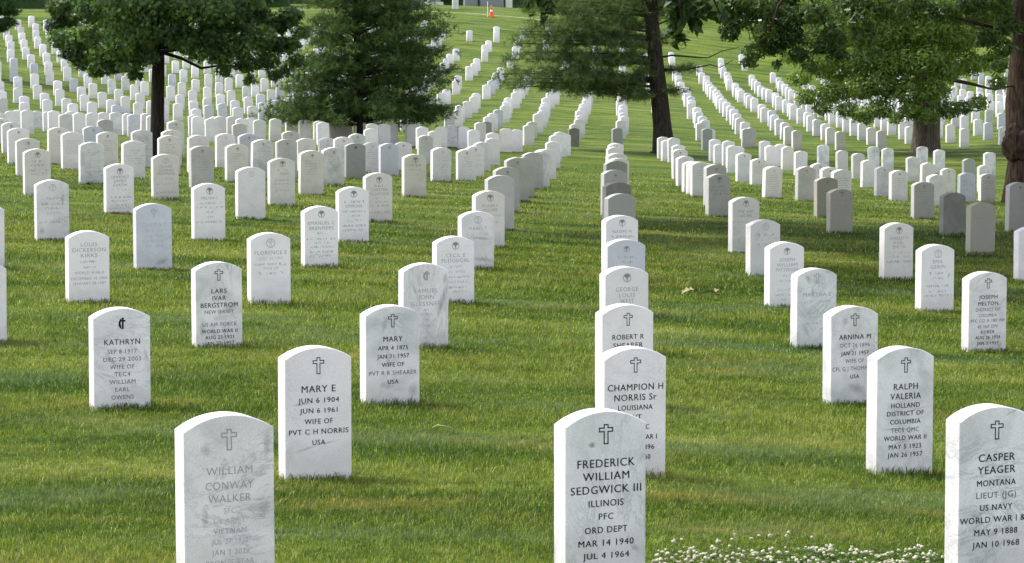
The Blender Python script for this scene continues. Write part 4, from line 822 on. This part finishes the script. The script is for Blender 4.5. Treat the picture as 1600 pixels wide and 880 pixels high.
# --- pines
def needle_tree(name, label, root, Z, trunk_px, trunk_r, layers, n_tuft, nlen, nw, mat, bark, seed, per=13, limb_r=.03, side_dz=1.0, ends=.0, bare=()):
    t = empty(name, root); tag(t, label, 'tree'); mb = MB(); r = np.random.default_rng(seed); rr = random.Random(seed)
    tp = [px_local(x, y, Z, root) for x, y in trunk_px]; mb.tube(tp, trunk_r, 12, wob=.06)
    centres = []; rad = []
    tx = [p.x for p in tp]; tz = [p.z for p in tp]
    def trunk_at(z): return Vector((float(np.interp(z, tz, tx)), 0, z))
    spine = []
    for x, y, dz, sag in layers:
        e = px_local(x, y, Z, root, dz); s0 = trunk_at(e.z+sag); spine.append((s0, e))
        k = 7; pts = []
        for i in range(k):
            f = i/(k-1); w = s0.lerp(e, f); w.z += .14*math.sin(f*2.6)*(1 if sag < 0 else -.6)*.6+rr.gauss(0, .02); w.y += rr.gauss(0, .04); pts.append(w)
        mb.tube(pts, [limb_r*(1-.8*i/(k-1)) for i in range(k)], 5)
        ln = (e-s0).length
        for i in range(k*3):
            f = rr.uniform(.28, 1.0)**(1-.45*ends); w = pts[min(k-1, int(f*(k-1)))].lerp(pts[min(k-1, int(f*(k-1))+1)], f*(k-1)-int(f*(k-1)))
            sp = .16+.30*(1-abs(f-.65)*(1-ends))*min(1, ln/2.2); centres.append(w+Vector((rr.gauss(0, sp*.45), rr.gauss(0, sp*1.1), rr.gauss(0, .06)))); rad.append(sp*.75)
    C_ = np.array([tuple(c) for c in centres]); Rr = np.array(rad)
    idx = r.choice(len(C_), n_tuft, p=Rr**1.6/(Rr**1.6).sum()); P = C_[idx]+r.normal(0, 1, (n_tuft, 3))*(Rr[idx]*.5)[:, None]*np.array([1, 1, .42])
    # tuft axis: outwards and up
    ax = P*np.array([1, 1, 0]); ax /= np.linalg.norm(ax, axis=1)[:, None]+1e-6; ax += np.array([0, 0, .55])+r.normal(0, .35, (n_tuft, 3)); ax /= np.linalg.norm(ax, axis=1)[:, None]
    m = per; d = ax[:, None]*r.uniform(.1, 1, (n_tuft, m, 1))+r.normal(0, .6, (n_tuft, m, 3)); d /= np.linalg.norm(d, axis=2)[:, :, None]
    sd = np.cross(d, r.normal(0, 1, (n_tuft, m, 3))); sd /= np.linalg.norm(sd, axis=2)[:, :, None]
    l = nlen*r.uniform(.6, 1.15, (n_tuft, m, 1)); B = P[:, None]+d*l*.08
    V = np.stack([B-sd*nw/2, B+sd*nw/2, B+d*l], 2).reshape(-1, 3); nf = n_tuft*m
    vv_ = np.clip(r.normal(.4, .18, n_tuft), 0, 1)
    limbs(mb, None, [(px_local(a, b_, Z, root), px_local(c, d_, Z, root, dz), .03, .008) for a, b_, c, d_, dz in bare], 0, seed)
    mb.build('trunk', bark, t, smooth=True)
    mesh_np('crown', V, np.arange(nf*3), np.arange(nf)*3, mat, v=np.repeat(vv_, m*3), parent=t)
    return t
P1Z = 80.; a_, _ = ray(561, 200); root = (a_*P1Z, P1Z, G(a_*P1Z, P1Z)-.05)
pr = random.Random(12); lay = []
for yy, xl, xr, nn in PINE1:
    for i in range(nn):
        f = (i+.5)/nn; x = xl+(xr-xl)*f+pr.uniform(-8, 8); dz = pr.uniform(-1.8, 1.8)*(.4+.6*math.sin(f*math.pi)); lay.append((x, yy+pr.uniform(-9, 9), dz, -.18 if yy > 60 else -.35))
needle_tree('bushy_pine', 'dense dark green young pine standing behind the packed white headstones', root, P1Z, ((561, 225), (561, 190), (560, 120), (556, 40), (553, -60), (552, -170)), [.13, .11, .10, .08, .05, .015], lay, 15000, .15, .015, M['pinen'], M['bark_pine'], 3, ends=1.0)
P2Z = 83.8; a_, _ = ray(1036, 240); root = (a_*P2Z, P2Z, G(a_*P2Z, P2Z)-.05)
lay = [(x, y, dz, s) for x, y, dz, s in PINE2]
for i in range(50):
    y = pr.uniform(-420, 2); w = 230*(1-abs(y+150)/420); lay.append((1015+pr.uniform(-1, 1)*w, y, pr.uniform(-1, 1)*w/54, -.3))
needle_tree('white_pine', 'tall pine with level wispy boughs and bare dark trunk standing on the ledge', root, P2Z, ((1034, 248), (1037, 236), (1035, 200), (1030, 150), (1024, 90), (1018, 30), (1014, -60), (1008, -200), (1006, -420)), [.46, .34, .27, .245, .22, .20, .17, .12, .03], lay, 12500, .21, .013, M['pinen2'], M['bark_pine'], 9, per=13, limb_r=.035, bare=((1030, 90, 1155, 74, -.3), (1036, 108, 1145, 94, .2), (1038, 140, 1070, 137, -.3), (1016, 112, 935, 112, -1.2), (1018, 122, 950, 130, -1.2), (1022, 66, 970, 62, -1.0)))

# --- big oak behind, pale bark
def leafy(name, label, root, Z, trunk_px, trunk_r, bark, clumps, extra, nleaf, size, lmat, seed, kind, limb_tips, flat=.7, sides=14, tx0=None):
    t = empty(name, root); tag(t, label, 'tree'); mb = MB()
    mb.tube([px_local(x, y, Z, root) for x, y in trunk_px], trunk_r, sides, wob=.09, seed=seed)
    limbs(mb, None, [(px_local(x0, y0, Z, root), px_local(x1, y1, Z, root, dz), ra, rb) for x0, y0, x1, y1, dz, ra, rb in limb_tips], 0, seed)
    mb.build('trunk', bark, t, smooth=True)
    cl = [px_local(x, y, Z, root, dz) for x, y, r_, dz in clumps]+[Vector(e[:3]) for e in extra]; cr = [c[2] for c in clumps]+[e[3] for e in extra]
    leaf_cloud('crown', cl, cr, nleaf, size, lmat, t, seed, kind, flat, nvis=len(clumps))
    return t
root = (OAK[0], OAK[1], G(*OAK)-.05)
orr = random.Random(31); ex = []
for i in range(70):
    a = orr.uniform(0, 6.28); rr_ = orr.uniform(.5, 6.2); z = orr.uniform(4.6, 11.5); s_ = 1-((z-7)/6.5)**2*.5
    ex.append((math.cos(a)*rr_*s_, math.sin(a)*rr_*s_, z, orr.uniform(.6, 1.0)))
leafy('oak_tree', 'broad oak with thick pale brown trunk and light green drooping boughs', root, OAK[1], ((1446, 262), (1446, 240), (1447, 215), (1448, 180), (1449, 120), (1452, 40), (1455, -60), (1460, -200)), [.62, .50, .43, .41, .39, .36, .30, .14], M['bark_oak'], OAKC, ex, 52000, .165, M['oakl'], 17, 'rag',
      [(1449, 120, 1330, 150, -1.5, .09, .02), (1449, 110, 1560, 140, -1, .10, .02), (1449, 60, 1290, 90, .5, .10, .02), (1449, 70, 1570, 60, .6, .10, .02), (1450, 175, 1545, 168, -.8, .05, .012), (1450, 20, 1350, 20, -1, .1, .03), (1452, 10, 1530, -40, 1, .1, .03)])
# --- red-barked tree at the edge
RX, RZ = 9.72, 54.6; root = (RX, RZ, G(RX, RZ)-.05); ex = []
for i in range(80):
    a = orr.uniform(0, 6.28); rr_ = orr.uniform(.5, 6.0); z = orr.uniform(5.0, 12); s_ = 1-((z-8)/6.5)**2*.5
    ex.append((math.cos(a)*rr_*s_, math.sin(a)*rr_*s_, z, orr.uniform(.5, .9)))
t5 = leafy('old_oak_tree', 'massive red-brown trunk with swollen burl at the edge of the shaded lawn', root, RZ, ((1606, 345), (1604, 322), (1603, 290), (1606, 245), (1604, 205), (1602, 160), (1606, 100), (1610, 30), (1614, -80), (1620, -250)), [.62, .50, .41, .38, .385, .37, .34, .32, .28, .16], M['bark_red'], OLDC, ex, 27000, .13, M['oakd'], 23, 'rag',
      [(1604, -40, 1420, -30, -1.5, .11, .03), (1420, -30, 1330, 30, -1.8, .04, .012), (1604, 40, 1470, 20, -1, .06, .015), (1604, -60, 1250, -40, .5, .12, .03), (1250, -40, 1180, 70, .5, .035, .008), (1250, -40, 1300, 60, .2, .03, .008), (1604, 130, 1560, 135, -.4, .03, .01)])
bl = bmesh.new(); bmesh.ops.create_icosphere(bl, subdivisions=4, radius=1)
from mathutils import noise as mn
for v in bl.verts:
    k = 1+.28*mn.noise(v.co*2.1+Vector((3, 1, 2)))+.12*mn.noise(v.co*6); v.co = Vector((v.co.x*.30*k, v.co.y*.26*k, v.co.z*.36*k))
me = bpy.data.meshes.new('burl'); bl.to_mesh(me); bl.free(); me.materials.append(M['bark_red']); me.polygons.foreach_set('use_smooth', [True]*len(me.polygons))
ob = bpy.data.objects.new('burl', me); COL.objects.link(ob); ob.parent = t5; ob.location = px_local(1592, 222, RZ, root, -.22)
# --- broad-leaved tree just outside the frame whose boughs hang in at the top
NX, NZ = 8.3, 38.0; root = (NX, NZ, G(NX, NZ)-.05); ex = []
for i in range(130):
    a = orr.uniform(0, 6.28); rr_ = 8.2*math.sqrt(orr.uniform(.02, 1)); z = orr.uniform(4.3, 10.5); s_ = 1-((z-7)/7)**2*.5
    ex.append((math.cos(a)*rr_*s_-1.9, math.sin(a)*rr_*s_-3.8, z, orr.uniform(.9, 1.4)))
t = empty('broadleaf_tree', root); tag(t, 'broad-leaved tree hanging big dark leaves into the sky edge above the pine', 'tree'); mb = MB()
mb.tube([(0, 0, -.1), (0, 0, .4), (-.1, 0, 1.5), (-.2, .1, 3.5), (-.3, .1, 6), (-.3, 0, 9)], [.55, .42, .36, .32, .25, .1], 14, wob=.06)
limbs(mb, None, [(Vector((-.2, .1, 4+i*.35)), Vector(e[:3]), .10, .02) for i, e in enumerate(ex[:12])], 0, 2)
hang = [px_local(x, y, 27.0, root) for x, y in ((1062, -60), (1065, -10), (1062, 30), (1060, 62))]; 
limbs(mb, None, [(Vector((-.2, .1, 6)), px_local(1075, -160, 27.0, root), .09, .03), (px_local(1075, -160, 27.0, root), px_local(1062, 40, 27.0, root), .025, .006), (px_local(1075, -160, 27.0, root), px_local(1128, 28, 27.0, root), .022, .005), (px_local(1075, -160, 27., root), px_local(850, -60, 27., root), .03, .01), (px_local(850, -60, 27., root), px_local(848, 15, 27., root), .01, .004)], 0, 6)
mb.build('trunk', M['bark_dark'], t, smooth=True)
cl = [px_local(x, y, 27.0, root, dz) for x, y, r_, dz in NEARC]+[Vector(e[:3]) for e in ex]; cr = [c[2] for c in NEARC]+[e[3] for e in ex]
k = len(NEARC)
leaf_cloud('crown', cl[k:], cr[k:], 56000, .36, M['oakd'], t, 41, 'oval', .6)
leaf_cloud('hanging_leaves', cl[:k], cr[:k], 330, .15, M['bigl'], t, 42, 'oval', 1.3, droop=1.2)
# --- two more trees of the same grove, standing outside the frame and keeping the sky off the shaded corner
for i, (X, Z, lab) in enumerate(((12.5, 27.0, 'grove tree outside the view beside the shaded stones, nearer one'), (14.5, 41.0, 'grove tree outside the view beside the red trunk'))):
    root = (X, Z, G(X, Z)-.05); e = empty('grove_tree', root); tag(e, lab, 'tree', 'grove trees beside the shaded corner'); rr = random.Random(i+300); cl = []; cr = []
    for q in range(60):
        a = rr.uniform(0, 6.28); z = rr.uniform(1.6, 12); w_ = 4.6*(1-abs(z-5)/14)*math.sqrt(rr.random()); cl.append((math.cos(a)*w_, math.sin(a)*w_, z)); cr.append(rr.uniform(.7, 1.1))
    leaf_cloud('crown', cl, cr, 9000, .34, M['oakd'], e, 200+i, 'oval', .75)
    m = MB(); m.tube([(0, 0, -.2), (0, 0, .4), (0, 0, 8)], [.5, .35, .12], 10); m.build('trunk', M['bark_dark'], e, smooth=True)
# --- conifer at the upper corner of the far lawn
CZ = 120.; root = (-21.6, CZ, G(-21.6, CZ)-.05); lay = []
for yy, xl, xr, nn in ((34, -60, 26, 9), (15, -60, 28, 9), (48, -50, 12, 5), (-6, -60, 27, 9), (-30, -55, 20, 8), (-60, -50, 10, 8), (-90, -40, 0, 6)):
    for i in range(nn): lay.append((xl+(xr-xl)*(i+.5)/nn, yy+pr.uniform(-5, 5), pr.uniform(-1.2, 1.2), -.2))
x0 = 800+F*root[0]/CZ
needle_tree('corner_conifer', 'blue-green conifer bough reaching in above the far headstones', root, CZ, ((x0, 150), (x0, 60), (x0, -20), (x0, -120)), [.2, .17, .1, .02], lay, 5000, .2, .03, M['hedge'], M['bark_pine'], 14)

# ------------------------------------------------------------------ the hill top: path edge, tombs, cone, hedge, trees beyond
def ribbon(name, pts, w, mat, lift, label):
    V, Fc = [], []
    for X, Z in pts:
        for d in (-w/2, w/2): V.append((X, Z+d, G(X, Z+d)+lift))
    for i in range(len(pts)-1): Fc.append((2*i, 2*i+2, 2*i+3, 2*i+1))
    m = MB(); m.V = V; m.F = Fc; o = m.build(name, mat); tag(o, label, None, None, 'structure'); return o
ribbon('path', [(x, 179.5+.002*(x+4)**2) for x in np.arange(-45, 4, 1.0)], .28, M['kerb'], .012, 'thin pale worn edge of a path crossing the hill top')
def base_at(x, y, z0=170, z1=215):
    a, b = ray(x, y); zs = np.linspace(z0, z1, 600); g = b*zs-Hc(a*zs, zs); i = np.argmax(g < 0); Z = zs[i] if (g < 0).any() else 200.; return a*Z, Z, G(a*Z, Z)
def block(name, label, cat, x, y, w, h, d, mat, plinth=0, top='flat'):
    X, Z, g = base_at(x, y); e = empty(name, (X, Z, g), R(12)); tag(e, label, cat, 'monuments on the hill top')
    if plinth:
        m = MB(); m.box((0, 0, .1), (w+.3, d+.3, .26)); m.build('plinth', M['limestone'], e)
    m = MB(); b0 = .2 if plinth else -.1; m.box((0, 0, (h+b0)/2), (w, d, h-b0), .96); m.build('shaft', mat, e)
    if top == 'cap': m = MB(); m.box((0, 0, h+.05), (w+.1, d+.1, .12), .9); m.build('cap', mat, e)
block('tomb', 'large grey granite tomb on a pale plinth, widest on the hill top', 'tomb', 645, 11, 1.25, 1.35, .8, M['granite'], 1, 'cap')
block('tomb', 'lower grey tomb just beside the widest plinth-mounted one', 'tomb', 678, 7, .85, 1.1, .6, M['granite'], 1)
block('grave_slab', 'narrow pale upright slab standing in front of the grey tombs', 'gravestone', 711.5, 14, .38, 1.3, .2, M['limestone'])
block('grave_slab', 'small pale slab between the bushy pine and the widest tomb', 'gravestone', 611, 7, .38, 1.0, .2, M['limestone'])
block('tomb', 'long low grey tomb directly behind the orange cone', 'tomb', 768, 5, 1.6, .9, .6, M['granite'], 0)
block('tomb', 'grey tomb between the narrow pale slab and the orange cone', 'tomb', 735, 4, .9, 1.0, .6, M['granite'], 0)
block('grave_slab', 'rough pale upright stone past the orange cone', 'gravestone', 795, 11, .45, 1.2, .3, M['limestone'], 0)
X, Z, g = base_at(768, 27, 165, 200); cn = empty('traffic_cone', (X, Z, g)); tag(cn, 'orange traffic cone with a white band standing on the hill path', 'traffic cone')
m = MB(); m.box((0, 0, .02), (.38, .38, .04)); m.build('foot', M['orange'], cn)
m = MB(); m.tube([(0, 0, .04), (0, 0, .34)], [.15, .097], 16, cap=False); m.tube([(0, 0, .46), (0, 0, .72)], [.072, .03], 16, cap=True); m.build('cone', M['orange'], cn, smooth=True)
m = MB(); m.tube([(0, 0, .34), (0, 0, .46)], [.097, .072], 16, cap=False); m.build('reflective_band', M['white'], cn, smooth=True)
X, Z, g = base_at(766, 27, 165, 200); m = MB(); m.tube([(0, 0, -.1), (0, 0, .95)], [.02, .02], 6); o = m.build('marker_stake', M['white'], None, loc=(X-.16, Z+.1, g)); tag(o, 'thin white stake standing right beside the orange cone', 'stake')
def bush(name, label, cat, X, Z, w, d, h, n, size, mat, seed, group=None):
    g = G(X, Z); rr = random.Random(seed); cl = []; cr = []
    for i in range(26):
        cl.append((rr.uniform(-w, w)*.5, rr.uniform(-d, d)*.5, rr.uniform(.25, .9)*h)); cr.append(min(h*.45, .9)*rr.uniform(.6, 1))
    e = empty(name, (X, Z, g)); tag(e, label, cat, group)
    leaf_cloud('foliage', cl, cr, n, size, mat, e, seed, 'oval', .8)
    m = MB(); m.box((0, 0, h*.42), (w*.97, d*.8, h*.9), .93); m.build('clipped_core', M['hedge_core'], e)
    m = MB(); m.tube([(0, 0, -.2), (0, 0, h*.5)], [.12, .08], 6); m.build('stem', M['bark_dark'], e)
hd = [(-42, 185), (-31, 184.5), (-20, 186), (-13.5, 200), (-4, 208), (2, 213), (13, 212), (24, 212), (35, 211), (46, 210)]
hl = ['at the far maple-side end', 'above the maple side rows', 'behind the maple crown', 'behind the bushy pine', 'behind the grey tombs', 'behind the orange cone', 'behind the wispy pine', 'behind the hanging dark leaves', 'behind the broad oak', 'behind the red trunk']
for i, (X, Z) in enumerate(hd):
    bush('hedge', 'dark clipped hedge along the hill top '+hl[i], 'hedge', X, Z, 12, 2.4, 2.6, 3400, .42, M['hedge'], 51+i, 'hedges along the hill top')
tt_ = [(-14, 212, 'round green tree far behind the bushy pine'), (4.5, 206, 'dark shrubby tree past the rough pale stone on the hill top'), (9.5, 209, 'dark tree far behind the wispy pine boughs'), (15.5, 203, 'dark tree far behind the bare pine trunk'), (22, 205, 'round tree far behind the hanging oak boughs'), (29, 207, 'tree far behind the broad oak crown'), (37, 206, 'tree far behind the red-barked trunk'), (-24, 216, 'tree far behind the maple crown')]
for i, (X, Z, lab) in enumerate(tt_): 
    g = G(X, Z); e = empty('far_tree', (X, Z, g)); tag(e, lab, 'tree', 'trees beyond the hill top'); rr = random.Random(i+70); cl = []; cr = []
    for q in range(34):
        a = rr.uniform(0, 6.28); z = rr.uniform(.2, 8); w_ = 3.6*(1-abs(z-3.5)/9)*math.sqrt(rr.random()); cl.append((math.cos(a)*w_, math.sin(a)*w_, z)); cr.append(rr.uniform(.7, 1.2))
    leaf_cloud('crown', cl, cr, 6500, .45, M['oakd'] if i % 2 else M['hedge'], e, 60+i, 'oval', .75)
    m = MB(); m.tube([(0, 0, -.2), (0, 0, 5)], [.25, .1], 8); m.build('trunk', M['bark_dark'], e)

# ------------------------------------------------------------------ litter on the grass
def on_turf(x, y):
    a, b = ray(x, y); zs = np.linspace(9, 60, 4000); g = b*zs-Hc(a*zs, zs); i = np.argmax(g < 0); return a*zs[i], zs[i], G(a*zs[i], zs[i])
def leafobj(x, y, s, rot, label, seed):
    X, Y, g = on_turf(x, y); rr = random.Random(seed); n = 8; V = []; Fc = []
    for i in range(n+1):
        f = i/n; w = s*.22*math.sin(math.pi*min(1, f*1.02))**.7*(1 if i % 2 else .6); zc = .035+.03*math.sin(f*3)+rr.uniform(-.006, .006)
        V += [(s*(f-.5), -w, zc+w*.5), (s*(f-.5), 0, zc), (s*(f-.5), w, zc+w*.55+rr.uniform(0, .01))]
    for i in range(n): Fc += [(3*i, 3*i+3, 3*i+4, 3*i+1), (3*i+1, 3*i+4, 3*i+5, 3*i+2)]
    m = MB(); m.V = V; m.F = Fc; o = m.build('fallen_leaf', M['straw'], None, True, (X, Y, g)); o.rotation_euler = (.1, .05, rot); tag(o, label, 'fallen leaf', 'dry leaves on the lawn')
leafobj(1078, 466, .20, .6, 'curled pale dry leaf, the one nearer the middle file of stones', 1); leafobj(1108, 469, .20, 2.9, 'flat pale dry leaf beside a more curled one', 2)
leafobj(1118, 465, .11, 1.2, 'smallest pale dry leaf of the three lying together', 5)
X, Y, g = on_turf(690, 678); m = MB(); m.tube([(-.05, .01, .03), (-.02, .0, .045), (.03, -.01, .04), (.07, .0, .025)], [.003, .004, .003, .001], 6); o = m.build('twig', M['straw'], None, True, (X, Y, g)); tag(o, 'pale thin twig lying on open lawn between the foremost stones', 'twig')

# ------------------------------------------------------------------ sky, sun, camera
w = bpy.data.worlds.new('World'); scene.world = w; w.use_nodes = True; nt = w.node_tree; nt.nodes.clear()
ow = nt.nodes.new('ShaderNodeOutputWorld'); bg = nt.nodes.new('ShaderNodeBackground'); sky = nt.nodes.new('ShaderNodeTexSky'); sky.sky_type = 'NISHITA'; sky.sun_disc = False
AZ, EL = SUN
sky.sun_elevation = R(EL); sky.sun_rotation = R(AZ)    # measured from +Y towards +X
sky.air_density = 1; sky.dust_density = 1.0; sky.ozone_density = .6
bg.inputs[1].default_value = SKY_S; bw = nt.nodes.new('ShaderNodeRGBToBW'); nt.links.new(sky.outputs[0], bw.inputs[0])
nt.links.new(mix(nt, SKY_SAT, bw.outputs[0], sky.outputs[0]), bg.inputs[0])   # thin bright cloud veil: less blue than a clear sky
nt.links.new(bg.outputs[0], ow.inputs[0])
sd = bpy.data.lights.new('sun', 'SUN'); sd.energy = SUN_S; sd.angle = R(SUN_A); sd.color = (1, .95, .87); so = bpy.data.objects.new('sun', sd); COL.objects.link(so)
dirv = Vector((math.sin(R(AZ))*math.cos(R(EL)), math.cos(R(AZ))*math.cos(R(EL)), math.sin(R(EL))))
so.rotation_euler = dirv.to_track_quat('Z', 'Y').to_euler(); so.location = (0, 0, 40)
cam = bpy.data.cameras.new('camera'); co_ = bpy.data.objects.new('camera', cam); COL.objects.link(co_); co_.location = (0, 0, CAMZ); co_.rotation_euler = (math.pi/2-PITCH, 0, 0)
cam.sensor_width = 36; cam.lens = F/1600*36; cam.clip_end = 2000; cam.clip_start = .1; scene.camera = co_
vs = scene.view_settings; vs.view_transform = 'Standard'; vs.look = 'None'; vs.exposure = EXPO; vs.gamma = 1; vs.use_curve_mapping = False
scene.cycles.max_bounces = 5; scene.cycles.diffuse_bounces = 3; scene.cycles.transmission_bounces = 3; scene.cycles.transparent_max_bounces = 4; scene.cycles.caustics_reflective = False; scene.cycles.caustics_refractive = False
